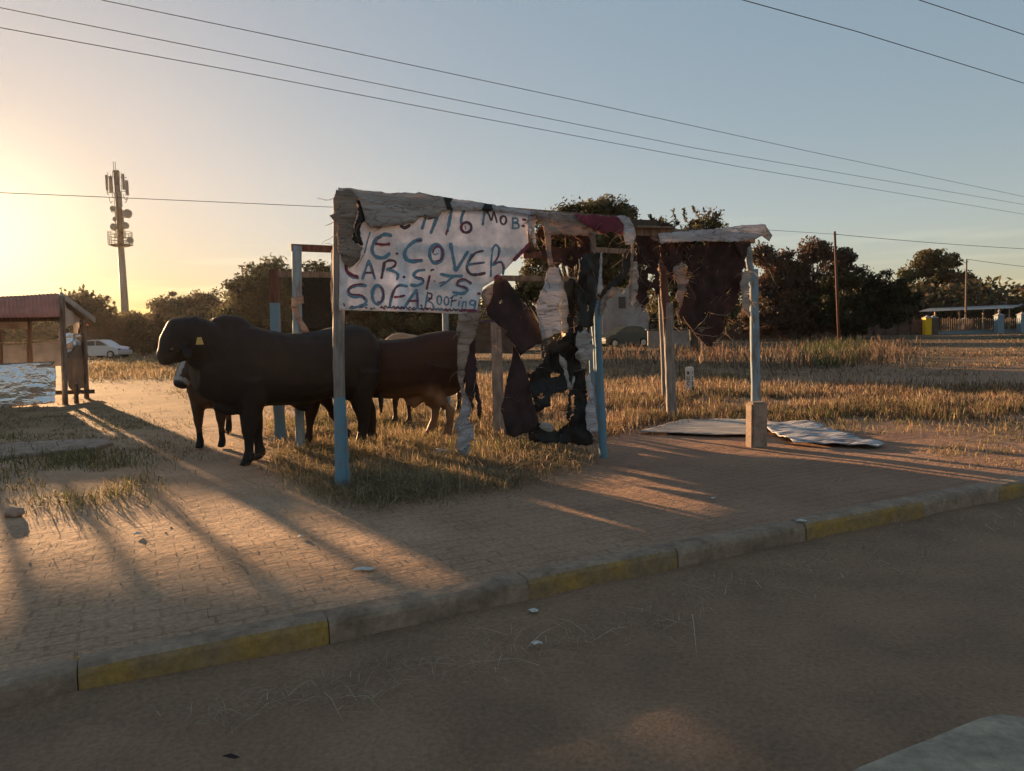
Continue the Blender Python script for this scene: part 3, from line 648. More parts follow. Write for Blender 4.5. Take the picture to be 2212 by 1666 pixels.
cloth('torn_cloth', 'thin white strip stretched upright in front of the black plastic column', 'cloth',
      zz(Z4, 585, 620, 600, 610, 602, 780, 608, 900, 590, 960, 570, 930, 582, 800), PA, eF, m_tarpwhite, off=-.18, amp=.02, freq=5, seed=40, jag=.004)
cloth('torn_net', 'dark shredded netting hanging under the roof between banner and middle pole', 'netting',
      zz(Z4, 95, 400, 200, 470, 380, 480, 490, 480, 495, 620, 480, 690, 420, 660, 380, 740, 330, 730, 240, 740, 215, 700, 190, 640, 140, 700, 110, 640, 130, 540, 60, 470), PA, eF, m_net, off=.05, amp=.06, freq=6, seed=41, jag=.015, strings=120,
      holes=[zz(Z4, 190, 490, 250, 480, 330, 500, 380, 520, 370, 570, 300, 585, 210, 570), zz(Z4, 90, 520, 120, 500, 125, 560, 95, 580), zz(Z4, 400, 500, 440, 500, 455, 560, 420, 570)])
cloth('plastic_shred', 'narrow black plastic shreds between the pinkish sheet and the black column', 'plastic sheet',
      zz(Z3, 1005, 255, 1060, 200, 1108, 260, 1118, 450, 1098, 640, 1120, 770, 1085, 820, 1058, 700, 1040, 600, 1052, 480, 1020, 380), PA, eF, m_black, off=.03, amp=.08, freq=6, seed=44, jag=.01, strings=40)
cloth('torn_cloth', 'grey white scrap caught low between the dark triangular cloth and black plastic', 'cloth',
      zz(Z3, 850, 1262, 905, 1270, 935, 1320, 890, 1335, 840, 1300), PA, eF, m_tarpgrey, off=-.06, amp=.05, freq=7, seed=45, jag=.004)
# right bay
cloth('torn_tarpaulin', 'cracked white tarpaulin roll along the roof beam of the right bay', 'tarpaulin',
      zz(Z4, 1045, 462, 1200, 450, 1450, 432, 1700, 402, 1870, 390, 1905, 398, 1910, 450, 1880, 482, 1830, 508, 1750, 528, 1600, 530, 1500, 524, 1250, 528, 1062, 542), PD, eR, m_tarpwhite, off=-.07, amp=.035, freq=2.5, seed=50, jag=.003)
cloth('torn_tarpaulin', 'pale flap folded over the far right end of the roof beam', 'tarpaulin',
      zz(Z4, 1895, 392, 1910, 400, 1966, 480, 1940, 528, 1880, 484, 1900, 440), PD, eR, m_tarpgrey, off=-.05, amp=.01, seed=51)
cloth('torn_net', 'big dark brown shade net bulging down in the right bay with pale frayed threads', 'netting',
      zz(Z4, 1270, 535, 1500, 528, 1772, 530, 1765, 640, 1745, 760, 1720, 880, 1700, 980, 1650, 1090, 1600, 1210, 1560, 1290, 1490, 1372, 1430, 1350, 1395, 1330, 1300, 1232, 1245, 1130, 1225, 1000, 1250, 860, 1290, 760, 1275, 640), PD, eR, m_net, off=.03, amp=.10, freq=2.2, seed=52, jag=.014, strings=200, ragged=.001,
      holes=[zz(Z4, 1560, 1150, 1600, 1120, 1590, 1180), zz(Z4, 1330, 1180, 1400, 1170, 1440, 1200, 1390, 1260)])
cloth('torn_net', 'black shredded net between middle pole and leaning posts', 'netting',
      zz(Z4, 862, 470, 960, 470, 1055, 540, 1060, 640, 1045, 700, 1062, 860, 1040, 960, 1010, 900, 960, 930, 985, 1010, 930, 1060, 880, 1000, 868, 880, 890, 800, 862, 700), PD, eR, m_net, off=.05, amp=.07, freq=5, seed=53, jag=.018, strings=120,
      holes=[zz(Z4, 900, 700, 960, 720, 940, 760, 890, 750), zz(Z4, 980, 780, 1020, 800, 1000, 860, 970, 830)])
cloth('torn_net', 'dark fringe of net between the leaning posts and the big shade net', 'netting',
      zz(Z4, 1062, 545, 1275, 535, 1262, 640, 1235, 760, 1180, 730, 1150, 800, 1120, 740, 1085, 700), PD, eR, m_net, off=.06, amp=.06, freq=5, seed=54, jag=.015, strings=80)
cloth('torn_cloth', 'sunlit tan rag hanging left of the big shade net', 'cloth',
      zz(Z4, 1175, 760, 1215, 720, 1238, 690, 1250, 760, 1262, 840, 1285, 790, 1268, 920, 1240, 1010, 1225, 1120, 1232, 1200, 1215, 1190, 1212, 1020, 1190, 960, 1205, 860), PD, eR, m_tarpbeige, off=.0, amp=.05, freq=6, seed=55, jag=.01, strings=50)
cloth('cloth_strip', 'blue grey cloth hanging left of the leaning posts', 'cloth',
      zz(Z4, 838, 700, 880, 690, 892, 820, 875, 1000, 850, 1060, 826, 980, 832, 830), PD, eR, m_tarpgrey, off=.02, amp=.03, freq=5, seed=56, jag=.008)
cloth('cloth_strip', 'narrow cream strip running down from the folded roof corner', 'cloth',
      zz(Z4, 830, 555, 850, 555, 848, 700, 838, 850, 830, 1000, 815, 1060, 812, 900, 826, 700), PD, eR, m_tarpbeige, off=-.05, amp=.02, freq=5, seed=57, jag=.004)
cloth('torn_tarpaulin', 'dirty white rag tied to the right hand pole', 'tarpaulin',
      zz(Z4, 1735, 780, 1765, 760, 1788, 800, 1785, 920, 1798, 1040, 1795, 1130, 1760, 1085, 1738, 1010, 1730, 930, 1712, 860), PD, eR, m_tarpgrey, off=-.05, amp=.05, freq=6, seed=58, jag=.008, strings=20)
cloth('cloth_strip', 'maroon cloth wrapped at the top of the right hand pole under the roof', 'cloth',
      zz(Z4, 1600, 530, 1790, 528, 1795, 560, 1770, 575, 1758, 650, 1720, 660, 1680, 600), PD, eR, m_darkcloth, off=-.02, amp=.02, freq=5, seed=59, jag=.006)
# dangling cord below the big net
mb = MB(); cpath = [onR(*Z4(1395, 1330)), onR(*Z4(1402, 1400)), onR(1515, 765), onR(1513, 778)]
mb.tube(cpath, [.008, .007, .01, .006], 6); mb.tube([onR(1513, 768), onR(1514, 776), onR(1513, 786)], [.008, .022, .006], 7, wob=.2)
for a, b_ in [((1250, 1130), (1400, 1330)), ((1400, 1330), (1470, 1380)), ((1340, 1235), (1455, 1095)), ((1600, 1215), (1490, 1370)), ((1455, 1095), (1620, 1110)), ((1290, 1235), (1530, 1285))]:
    p, q = onR(*Z4(*a), -.03), onR(*Z4(*b_), -.03); k = 7
    mb.tube([p.lerp(q, i/k)+Vector((random.gauss(0, .005), 0, random.gauss(0, .005)-.02*math.sin(PI*i/k))) for i in range(k+1)], .0032, 5, wob=.3)
tag(mb.build('net_cord', m_fibre), 'pale knotted cords edging and dangling below the big shade net', 'cord')
cloth('torn_net', 'plain dark shade net stretched at the back between the left posts', 'netting', [(655, 600), (727, 600), (729, 712), (700, 716), (652, 710)], PR0, eB, M('dark_mesh_cloth', (.035, .030, .022), (.018, .016, .012), rough=.9, scale=40), off=-.04, amp=.03, freq=2, seed=60, jag=.003, ragged=.001)
cloth('cloth_strip', 'beige rag knotted round the second blue pole from the left', 'cloth',
      [(628, 644), (655, 638), (657, 655), (640, 660), (652, 690), (668, 715), (683, 748), (672, 754), (656, 722), (640, 690), (630, 668)], PB, eF, m_tarpbeige, off=-.07, amp=.03, freq=6, seed=61, jag=.003)
cloth('cloth_strip', 'upright cream strip nailed along the left side of the banner pole', 'cloth', [(716, 540), (728, 538), (727, 672), (718, 674), (716, 640)], PA, eF, m_tarpbeige, off=.05, amp=.01, seed=62, jag=.003)

# bag of rubbish at the foot of the middle pole, scraps on the ground
def lump(name, label, cat, c, rx, ry, rz, mt, seed, amp=.25, sub=3, grp=None):
    bm = bmesh.new(); bmesh.ops.create_icosphere(bm, subdivisions=sub, radius=1)
    for v in bm.verts:
        d = 1+noise.noise(v.co*1.7+Vector((seed, 0, 0)))*amp+noise.noise(v.co*4+Vector((seed, 3, 0)))*amp*.4
        v.co = Vector((v.co.x*rx*d, v.co.y*ry*d, v.co.z*rz*d))+Vector(c)
    me = bpy.data.meshes.new(name); bm.to_mesh(me); bm.free(); me.materials.append(mt); me.polygons.foreach_set('use_smooth', [True]*len(me.polygons))
    o = bpy.data.objects.new(name, me); C.objects.link(o); return tag(o, label, cat, grp)
lump('rubbish_bag', 'stuffed pale plastic bag lying at the foot of the middle blue pole', 'bag', G(1268, 955)+Vector((0, 0, .07)), .15, .10, .09, m_tarpbeige, 3, .45)
lump('plastic_heap', 'low heap of crumpled black plastic on the grass under the shreds', 'plastic sheet', G(1195, 958)+Vector((0, 0, .04)), .36, .14, .07, m_black, 8, .6, 4)
lump('plastic_scrap', 'grey crumpled plastic scrap beside the white strip end in the grass', 'plastic sheet', G(955, 985)+Vector((0, 0, .03)), .11, .07, .04, m_tarpgrey, 5, .6)
lump('stone', 'rounded brown stone lying on the sunlit dirt at the far left', 'stone', G(32, 1116)+Vector((0, 0, .03)), .07, .05, .045, m_concrete, 2, .3)

# concrete block leaning at the right hand pole
mb = MB(); cb = G(1632, 963); t = G(1632, 963)
hh = (at_post(cb, 1640, 868)-cb).z
ex = Vector((math.cos(R(18)), math.sin(R(18)), 0)); ez = (Vector((.055, .0, 1))).normalized()
mb.box(cb+ez*(hh/2-.02)+ex*.0, .195, .13, hh+.04, ex, ez, bev=.02)
tag(mb.build('concrete_block', m_concrete, smooth=False), 'upright worn concrete block standing against the foot of the right hand pole', 'concrete block')

# sheets lying on the ground
def ground_sheet(name, label, cat, pts, mt, seed, amp=.012, z0=.03, lift=None):
    P = [G(*p) for p in pts]; V = [Vector((p.x, p.y)) for p in P]
    loop = []
    for i in range(len(V)):
        a, b_ = V[i], V[(i+1) % len(V)]; k = max(1, int((b_-a).length/.08)); loop += [a.lerp(b_, j/k) for j in range(k)]
    n0 = len(loop); E = [(i, (i+1) % n0) for i in range(n0)]; pts2 = list(loop)
    xs = [v.x for v in loop]; ys = [v.y for v in loop]
    x = min(xs)
    while x < max(xs):
        y = min(ys)
        while y < max(ys): pts2.append(Vector((x, y))); y += .07
        x += .07
    r = geometry.delaunay_2d_cdt(pts2, E, [], 1, 1e-5)
    mb = MB()
    mb.add([Vector((v.x, v.y, z0+max(-.01, hgt(v.x, v.y))+abs(noise.noise(Vector((v.x*2.5+v.y*1.2, v.y*3.5, seed))))*amp+noise.noise(Vector((v.x*7, v.y*7, seed)))*amp*.3+(lift(v.x, v.y) if lift else 0))) for v in r[0]], [tuple(f) for f in r[2]])
    o = mb.build(name, mt, smooth=True); s = o.modifiers.new('solid', 'SOLIDIFY'); s.thickness = .008; return tag(o, label, cat)
m_board = M('weathered_board', (.42, .38, .34), (.27, .23, .20), rough=.8, scale=3, stretch=(1, 3, 1), bump=.3, bscale=30)
m_sheet = M('grey_vinyl_sheet', (.40, .40, .41), (.15, .14, .15), rough=.6, scale=4, lo=.42, hi=.55, stretch=(1, 3.5, 1), bump=.5, bscale=6, bdist=.03)
ground_sheet('ground_mat', 'flat weathered grey board lying on the soil left of the concrete block', 'mat', [(1380, 939), (1478, 912), (1640, 912), (1665, 918), (1652, 946), (1560, 946)], m_board, 1)
ground_sheet('ground_mat', 'rumpled grey vinyl sheet spread over the soil right of the concrete block', 'sheet', [(1650, 918), (1755, 922), (1840, 950), (1910, 964), (1895, 970), (1800, 966), (1715, 964), (1690, 952), (1660, 936)], m_sheet, 5, amp=.055)

# numbered survey marker in the field
m_white = M('chipped_white_paint', (.66, .64, .62), (.50, .46, .43), scale=9, bump=.3)
m_ink = M('black_paint', (.03, .03, .03), (.05, .05, .05))
MP = G(1490, 852); mk = empty('marker_post', (MP.x, MP.y, 0), 'short white concrete marker post lettered in black standing in the dry grass', 'marker post')
kpx = MP.y/FPX*1.0; topz = (AT(1490, 793, MP.y)).z; rot = R(50); w = .115
ex = Vector((math.cos(rot), math.sin(rot), 0)); mb = MB(); mb.box(MP+Vector((0, 0, topz/2)), w, w, topz, ex, bev=.008); mb.build('post_shaft', m_white, mk)
GLY = {'W': [[(0, 1), (.25, 0), (.5, .7), (.75, 0), (1, 1)]], 'U': [[(0, 1), (0, .2), (.5, 0), (1, .2), (1, 1)]], 'C': [[(1, .85), (.5, 1), (0, .7), (0, .3), (.5, 0), (1, .15)]],
       '1': [[(.2, .8), (.55, 1), (.55, 0)]], '2': [[(0, .8), (.5, 1), (1, .75), (0, 0), (1, 0)]], '0': [[(.5, 1), (0, .7), (0, .3), (.5, 0), (1, .3), (1, .7), (.5, 1)]], '8': [[(.5, .5), (.1, .75), (.5, 1), (.9, .75), (.5, .5), (0, .25), (.5, 0), (1, .25), (.5, .5)]]}
def vtext(txt, face_n, face_e, nm):
    mb = MB(); gh = .066; gw = .04
    for i, ch in enumerate(txt):
        z = topz-.07-i*.098
        for ln in GLY[ch]:
            for a, b_ in zip(ln[:-1], ln[1:]):
                pa = MP+face_n*(w/2+.003)+face_e*((a[0]-.5)*gw)+Vector((0, 0, z-gh/2+(a[1]-.5)*gh)); pb = MP+face_n*(w/2+.003)+face_e*((b_[0]-.5)*gw)+Vector((0, 0, z-gh/2+(b_[1]-.5)*gh))
                mb.tube([pa, pb], .0055, 5)
    mb.build(nm, m_ink, mk)
ey = Vector((-ex.y, ex.x, 0))
vtext('WUC', -ex, -ey, 'lettering'); vtext('1208', -ey, ex, 'lettering')

# ------------------------------------------------------------------ cattle
def coat(name, col, col2, rough=.75):
    mt = M(name, col, col2, rough=rough, scale=3, attr=True, bump=.8, bscale=70, bdist=.004, spec=.25, stretch=(1, 1, 1))
    b = mt.node_tree.nodes['Principled BSDF']; b.inputs['Specular IOR Level'].default_value = .16; b.inputs['Roughness'].default_value = .62
    return mt
m_coat = coat('cattle_coat', (1, 1, 1), (.72, .70, .68))
m_hoof = M('hoof', (.03, .025, .022), rough=.5)
m_eye = M('eye', (.01, .008, .006), rough=.12, spec=.6)
m_tagy = M('yellow_ear_tag', (.40, .33, .10), (.32, .26, .08), rough=.4)
def cattle(name, label, cat, F, H, legs, torso, head, coatfn, group, ears=True, hump=None, dewlap=None, tail=None, vox=.017, extra=None, smooth=6):
    """F,H: ground points under the shoulders and the hips. Local frame: s forward (0 at F), y to the animal's right, z up"""
    F = Vector((F.x, F.y, 0)); H = Vector((H.x, H.y, 0)); e = (F-H).normalized(); y = Vector((e.y, -e.x, 0))
    Wd = lambda s, yy, z: F+e*s+y*yy+Vector((0, 0, z))
    bm = MB()
    def sect(c, hw, hh, ax, up_, n=18, p=2.3):
        out = []
        for j in range(n):
            t = 2*PI*j/n; cs, sn_ = math.cos(t), math.sin(t)
            out.append(c+ax*(hw*math.copysign(abs(cs)**(2/p), cs))+up_*(hh*math.copysign(abs(sn_)**(2/p), sn_)))
        return out
    # torso rings: (s, ztop, zbot, halfwidth)
    bm.loft([sect(Wd(s, 0, (zt+zb)/2), hw, (zt-zb)/2, y, Vector((0, 0, 1))) for s, zt, zb, hw in torso])
    # head: list of (s, y, z, r_width, r_height) along neck->muzzle
    pts = [Wd(h[0], h[1], h[2]) for h in head]; rings = []
    for i, h in enumerate(head):
        t = (pts[min(i+1, len(pts)-1)]-pts[max(0, i-1)]).normalized(); sd = t.cross(Vector((0, 0, 1))).normalized(); uu = sd.cross(t).normalized()
        rings.append(sect(pts[i], h[3], h[4], sd, uu, 16, 2.2))
    bm.loft(rings)
    for lg in legs:
        bm.tube([Wd(*q[:3]) for q in lg], [q[3] for q in lg], 12, sq=(1, 1))
        # cloven hoof
        q = lg[-1]; b0 = Wd(q[0]+.02, q[1], .0)
        for k in (-1, 1):
            c0 = b0+y*(.021*k)
            bm.loft([sect(c0+Vector((0, 0, .002))+e*.015, .027, .055, y, e, 10), sect(c0+Vector((0, 0, .04))+e*.005, .025, .045, y, e, 10), sect(c0+Vector((0, 0, .075))-e*.005, .022, .034, y, e, 10)])
    hc = pts[-1]; hd = (pts[-1]-pts[-4]).normalized(); hs = hd.cross(Vector((0, 0, 1))).normalized(); hu = hs.cross(hd).normalized()
    pol = pts[-4]
    if ears:
        for k in (-1, 1):
            c0 = pol+hs*k*head[-4][3]*.8+hu*.01-hd*.03
            tip = c0+hs*k*.15+Vector((0, 0, -.17))-hd*.07
            mid = (c0+tip)/2+hs*k*.02
            bm.loft([sect(c0, .025, .03, hd, hu, 8), sect(mid, .072, .018, hd, (hs*k*.7+hu).normalized(), 8), sect(mid.lerp(tip, .6), .06, .016, hd, (hs*k*.7+hu).normalized(), 8), sect(tip, .008, .008, hd, hu, 8)])
    if hump:
        s, z, rs, ry, rz = hump
        bm.loft([sect(Wd(s+rs*math.cos(a), 0, z), ry*math.sin(a)+.001, rz*math.sin(a)+.001, y, Vector((0, 0, 1)), 14, 2) for a in [PI*i/8 for i in range(1, 8)]])
    if dewlap:
        for (a, b_) in zip(dewlap[:-1], dewlap[1:]): pass
        rr = []
        for s, zt, zb, hw in dewlap: rr.append(sect(Wd(s, 0, (zt+zb)/2), hw, (zt-zb)/2, y, Vector((0, 0, 1)), 12, 2))
        bm.loft(rr)
    if tail:
        bm.tube([Wd(*q[:3]) for q in tail], [q[3] for q in tail], 8)
    if extra: extra(bm, Wd, sect, e, y)
    tmp = bm.build('tmp', m_coat)
    md = tmp.modifiers.new('r', 'REMESH'); md.mode = 'VOXEL'; md.voxel_size = vox; md.use_smooth_shade = True
    sm = tmp.modifiers.new('s', 'SMOOTH'); sm.iterations = smooth; sm.factor = .6
    dg = bpy.context.evaluated_depsgraph_get(); me = bpy.data.meshes.new_from_object(tmp.evaluated_get(dg)); bpy.data.objects.remove(tmp)
    me.name = name
    cols = []
    nrms = [v.normal.copy() for v in me.vertices]
    for v, vn in zip(me.vertices, nrms):
        p = v.co.copy(); q = p-F; s, yy, z = q.dot(e), q.dot(y), p.z
        # muscle and loose skin relief
        n_ = noise.noise(Vector((s*4, yy*4, z*3)))*.012+noise.noise(Vector((s*11, yy*11, z*7)))*.005+(noise.noise(Vector((s*16+z*5, yy*5, z*3)))*.007 if s > .02 else 0)
        v.co = p+vn*n_*(1 if z > .35 else .3)
        cols.append((*coatfn(s, yy, z), 1))
    ca = me.color_attributes.new('Col', 'FLOAT_COLOR', 'POINT'); ca.data.foreach_set('color', np.array(cols, dtype=np.float32).ravel())
    me.materials.clear(); me.materials.append(m_coat); me.polygons.foreach_set('use_smooth', [True]*len(me.polygons))
    o = bpy.data.objects.new(name, me); C.objects.link(o); tag(o, label, cat, group)
    for k in (-1, 1):    # eyes
        c = pts[-3].lerp(pts[-4], .45)+hs*k*(head[-3][3]*.98)+hu*head[-3][4]*.35
        b2 = bmesh.new(); bmesh.ops.create_uvsphere(b2, u_segments=10, v_segments=8, radius=.021)
        me2 = bpy.data.meshes.new('eye'); bmesh.ops.translate(b2, verts=b2.verts, vec=c); b2.to_mesh(me2); b2.free(); me2.materials.append(m_eye)
        oo = bpy.data.objects.new('eye', me2); C.objects.link(oo); oo.parent = o
    return o, Wd, pts, hs, hu, hd
def front_leg(s, yy, top, foot=0.0, bend=.0, k=1.0, fy=None):
    fy = yy if fy is None else fy
    L = lambda t: yy+(fy-yy)*t
    return [(s-.02, L(0), top, .135*k), (s-.03, L(.1), top*.78, .115*k), (s+.0+foot*.25, L(.35), top*.58, .082*k), (s+foot*.5+bend, L(.6), top*.40, .060*k), (s+foot*.62+bend*.6, L(.7), top*.30, .043*k), (s+foot*.8, L(.85), top*.16, .040*k), (s+foot*.93, L(.95), top*.10, .052*k), (s+foot+.01, fy, .045, .047*k)]
def hind_leg(s, yy, top, foot=0.0, k=1.0, fy=None):
    fy = yy if fy is None else fy
    L = lambda t: yy+(fy-yy)*t
    return [(s+.04, L(0), top, .20*k), (s+.10, L(.15), top*.78, .165*k), (s+.10+foot*.2, L(.3), top*.62, .115*k), (s-.02+foot*.4, L(.5), top*.48, .075*k), (s-.10+foot*.6, L(.65), top*.385, .056*k), (s-.09+foot*.72, L(.8), top*.24, .041*k), (s-.06+foot*.92, L(.95), top*.10, .050*k), (s-.04+foot, fy, .045, .047*k)]

# --- the big black bull
bF, bH = G(549, 999), G(768, 966); bF.z = bH.z = 0
be = (bF-bH).normalized(); by = Vector((be.y, -be.x, 0))
def bl(x, y):
    q = ON(x, y, bF, by); return ((q-bF).dot(be), q.z)
prof = [(812, 752, 818, .07), (803, 722, 842, .17), (785, 707, 858, .235), (760, 701, 864, .265), (735, 703, 866, .285), (710, 708, 862, .305), (680, 715, 868, .33), (645, 719, 876, .345), (610, 719, 878, .345), (575, 713, 878, .325), (545, 703, 880, .295), (520, 700, 884, .265), (497, 698, 884, .235), (475, 703, 878, .205), (452, 712, 870, .18), (432, 711, 860, .16), (415, 704, 846, .14)]
torso = []
for x, yt, yb, hw in prof:
    s, zt = bl(x, yt); s2, zb = bl(x, yb); torso.append((s, zt, zb, hw))
def hp(x, y, w, h, yo=0.0): s, z = bl(x, y); return (s, yo, z, w, h)
head = [hp(462, 762, .19, .23), hp(434, 745, .165, .235, -.02), hp(408, 730, .150, .225, -.04), hp(389, 735, .140, .225, -.05), hp(371, 753, .118, .165, -.05), hp(357, 768, .100, .105, -.05), hp(348, 776, .092, .078, -.05), hp(342, 780, .078, .045, -.05)]
def sheath(bm, Wd, sect, e, y):
    s, z = bl(657, 880)
    bm.loft([sect(Wd(s+.22, 0, z+.14), .05, .06, y, Vector((0, 0, 1)), 10), sect(Wd(s+.06, 0, z+.06), .07, .10, y, Vector((0, 0, 1)), 10), sect(Wd(s-.03, 0, z+.02), .05, .08, y, Vector((0, 0, 1)), 10), sect(Wd(s-.16, 0, z+.12), .05, .05, y, Vector((0, 0, 1)), 10)])
    s, z = bl(505, 880)
    bm.loft([sect(Wd(s+q, 0, z+dz), w, h, y, Vector((0, 0, 1)), 10) for q, dz, w, h in ((-.18, .06, .05, .06), (-.05, .0, .07, .08), (.10, .0, .06, .07), (.2, .05, .04, .06))])
sh = bl(768, 900)[0]
bl_legs = [front_leg(.07, -.13, .85, .04, .01, 1.2, -.12), front_leg(-.07, .14, .85, -.06, .0, 1.2, .11),
           [(bl(x_, y_)[0], yy_, max(.045, bl(x_, y_)[1]), r_) for x_, y_, yy_, r_ in [(768, 800, -.13, .19), (766, 840, -.13, .15), (768, 872, -.12, .115), (771, 893, -.12, .085), (774, 910, -.11, .068), (771, 935, -.11, .055), (767, 955, -.11, .062), (764, 966, -.11, .058)]],
           [(bl(x_, y_)[0], yy_, max(.045, bl(x_, y_)[1]), r_) for x_, y_, yy_, r_ in [(780, 800, .12, .19), (787, 840, .13, .15), (800, 872, .13, .11), (811, 893, .13, .085), (815, 910, .13, .068), (816, 932, .13, .055), (818, 948, .13, .062), (818, 960, .13, .058)]]]
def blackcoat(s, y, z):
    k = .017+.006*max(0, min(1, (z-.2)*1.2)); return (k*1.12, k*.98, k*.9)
bull, Wd, hpts, hs, hu, hd = cattle('bull', 'huge black bull standing side on behind the left poles with a yellow ear tag', 'bull', bF, bH, bl_legs, torso, head, blackcoat, 'cattle around the shelter',
    hump=(bl(496, 700)[0], bl(496, 708)[1], .21, .12, .125), extra=sheath,
    tail=[(torso[1][0]-.02, .0, torso[1][1]-.05, .045), (torso[0][0]-.03, 0, torso[1][1]-.20, .03), (torso[0][0]-.05, 0, .75, .022), (torso[0][0]-.04, 0, .5, .035), (torso[0][0]-.03, 0, .32, .01)])
tg = ON(431, 737, bF-by*.30, by)
mb = MB(); mb.tube([tg-by*-.004, tg+by*-.004], [.001, .001], 4)
mb = MB(); q = [(-.018, .035), (.018, .035), (.036, -.032), (-.036, -.032)]
mb.add([tg+be*a+Vector((0, 0, b_))+by*d for d in (-.003, .003) for a, b_ in q], [(0, 1, 2, 3), (7, 6, 5, 4), (0, 4, 5, 1), (1, 5, 6, 2), (2, 6, 7, 3), (3, 7, 4, 0)])
mb.build('ear_tag', m_tagy, bull)

# --- generic proportions for the others
def std_torso(k=1.0, L=1.35, hump=True):
    base = [(-L-.30, .98, .80, .06), (-L-.24, 1.12, .62, .15), (-L-.10, 1.20, .56, .22), (-L+.08, 1.22, .54, .26), (-L+.28, 1.19, .50, .28), (-L*.55, 1.16, .46, .31), (-L*.3, 1.16, .46, .31), (-.12, 1.20, .46, .27), (.05, 1.22, .47, .23), (.20, 1.18, .52, .18), (.32, 1.12, .60, .14)]
    return [(s*k if i > 6 else s, a*k, b_*k, w*k) for i, (s, a, b_, w) in enumerate(base)]
# brown bull behind
b2H, b2F = G(957, 946), G(668, 960); b2H.z = b2F.z = 0
L2 = (b2F-b2H).length
b2e = (b2F-b2H).normalized(); b2y = Vector((b2e.y, -b2e.x, 0))
def bl2(x, y):
    q = ON(x, y, b2F, b2y); return ((q-b2F).dot(b2e), q.z)
t2 = []
for x, yt, yb, hw in [(1006, 752, 815, .07), (998, 728, 838, .15), (985, 714, 850, .21), (965, 712, 858, .245), (940, 716, 856, .265), (915, 722, 852, .28), (885, 729, 858, .30), (850, 732, 862, .31), (810, 732, 862, .31), (770, 730, 860, .29), (730, 728, 858, .26), (700, 730, 850, .22), (670, 735, 840, .17)]:
    s, zt = bl2(x, yt); _, zb = bl2(x, yb); t2.append((s, zt, zb, hw))
h2 = []
for x, y, w, h in [(690, 770, .16, .2), (650, 772, .14, .18), (615, 775, .12, .16), (600, 790, .10, .13), (585, 810, .085, .10), (575, 825, .07, .075), (570, 833, .06, .055)]:
    s, z = bl2(x, y); h2.append((s, .12, z, w, h))
sh2 = bl2(957, 900)[0]
def browncoat(s, y, z):
    k = noise.noise(Vector((s*2, y*2, z*2)))*.2+1
    dk = Vector((.040*k, .022*k, .016*k)); tan = Vector((.20, .125, .08))
    ds = s-sh2
    t = 0
    if -.30 < ds < .20 and z < .62: t = min(1, (.66-z)*4)*(1 if ds > -.14 else max(0, 1-(-.14-ds)*8))
    if ds > .02 and z < .70 and ds < .75: t = max(t, min(1, max(0, (.70-z-.16*abs(ds-.15))*6)))
    c = dk.lerp(tan, t*.9); return tuple(c)
def belly2(bm, Wd, sect, e, y):
    s, z = bl2(893, 876)
    bm.loft([sect(Wd(s+.10, 0, z+.10), .04, .05, y, Vector((0, 0, 1)), 10), sect(Wd(s, 0, z+.04), .06, .09, y, Vector((0, 0, 1)), 10), sect(Wd(s-.2, 0, z+.14), .06, .06, y, Vector((0, 0, 1)), 10)])
tl = t2[0][0]
cattle('bull', 'dark brown bull with tan belly and hind leg standing behind the painted banner', 'bull', b2F, b2H,
       [front_leg(-.10, -.12, .85, .10, .01, 1.05), front_leg(-.12, .12, .85, -.35, .02, 1.05), hind_leg(sh2+.03, -.12, .90, -.02, 1.1), hind_leg(sh2+.13, .13, .90, .08, 1.1)],
       t2, h2, browncoat, 'cattle around the shelter', extra=belly2,
       tail=[(t2[1][0], 0, t2[1][1]-.03, .04), (tl-.05, 0, t2[1][1]-.16, .028), (tl-.07, 0, .8, .02), (tl-.07, 0, .55, .035), (tl-.06, 0, .38, .01)])
# third: brown cow facing the camera with a white striped face under the bull's chin
c3F, c3H = G(456, 967), G(512, 938); c3F.z = c3H.z = 0
d3 = (c3F-c3H).normalized(); c3H2 = c3F-d3*1.2
def coat3(s, y, z):
    k = noise.noise(Vector((s*2, y*2, z*2)))*.25+1
    c = Vector((.085*k, .048*k, .030*k))
    if z < .18: c = Vector((.02, .018, .016))
    return tuple(c)
n3 = Vector((c3F.x, c3F.y, 0)).normalized()
def l3(x, y, fwd):
    """local coordinates for a picture point at a given distance in front of the shoulder"""
    y3 = Vector((d3.y, -d3.x, 0)); P = c3F+d3*fwd; q = ON(x, y, P, d3); return (fwd, (q-c3F).dot(y3), q.z)
w_top = l3(432, 694, -.1)[2]
t3 = [(-1.50, .95, .75, .06), (-1.42, 1.10, .62, .16), (-1.25, 1.18, .55, .24), (-.95, 1.20, .50, .28), (-.6, 1.18, .47, .30), (-.3, w_top-.10, .46, .28), (-.08, w_top-.02, .44, .23), (.10, w_top-.05, .47, .19), (.25, 1.18, .52, .15)]
hx = [l3(436, 742, .12), l3(428, 762, .26), l3(420, 772, .40), l3(413, 792, .48), l3(400, 812, .55), l3(392, 828, .60), l3(388, 836, .62)]
hh3 = [(*a, w, h) for a, w, h in zip(hx, (.15, .14, .125, .11, .09, .075, .065), (.19, .17, .14, .12, .095, .075, .06))]
o3, W3d, p3, hs3, hu3, hd3 = cattle('cow', 'brown cow facing the road with its white striped muzzle below the black bull chin', 'cow', c3F, c3H2,
       [front_leg(.0, -.13, .80, .0, .01, .92, -.13), front_leg(.0, .13, .80, .02, .01, .92, .11), hind_leg(-1.2, -.14, .85, .1, .95), hind_leg(-1.2, .14, .85, -.05, .95)],
       t3, hh3, coat3, 'cattle around the shelter')
m_white_fur = M('white_fur', (.42, .38, .34), (.34, .30, .27), rough=.9, scale=20)
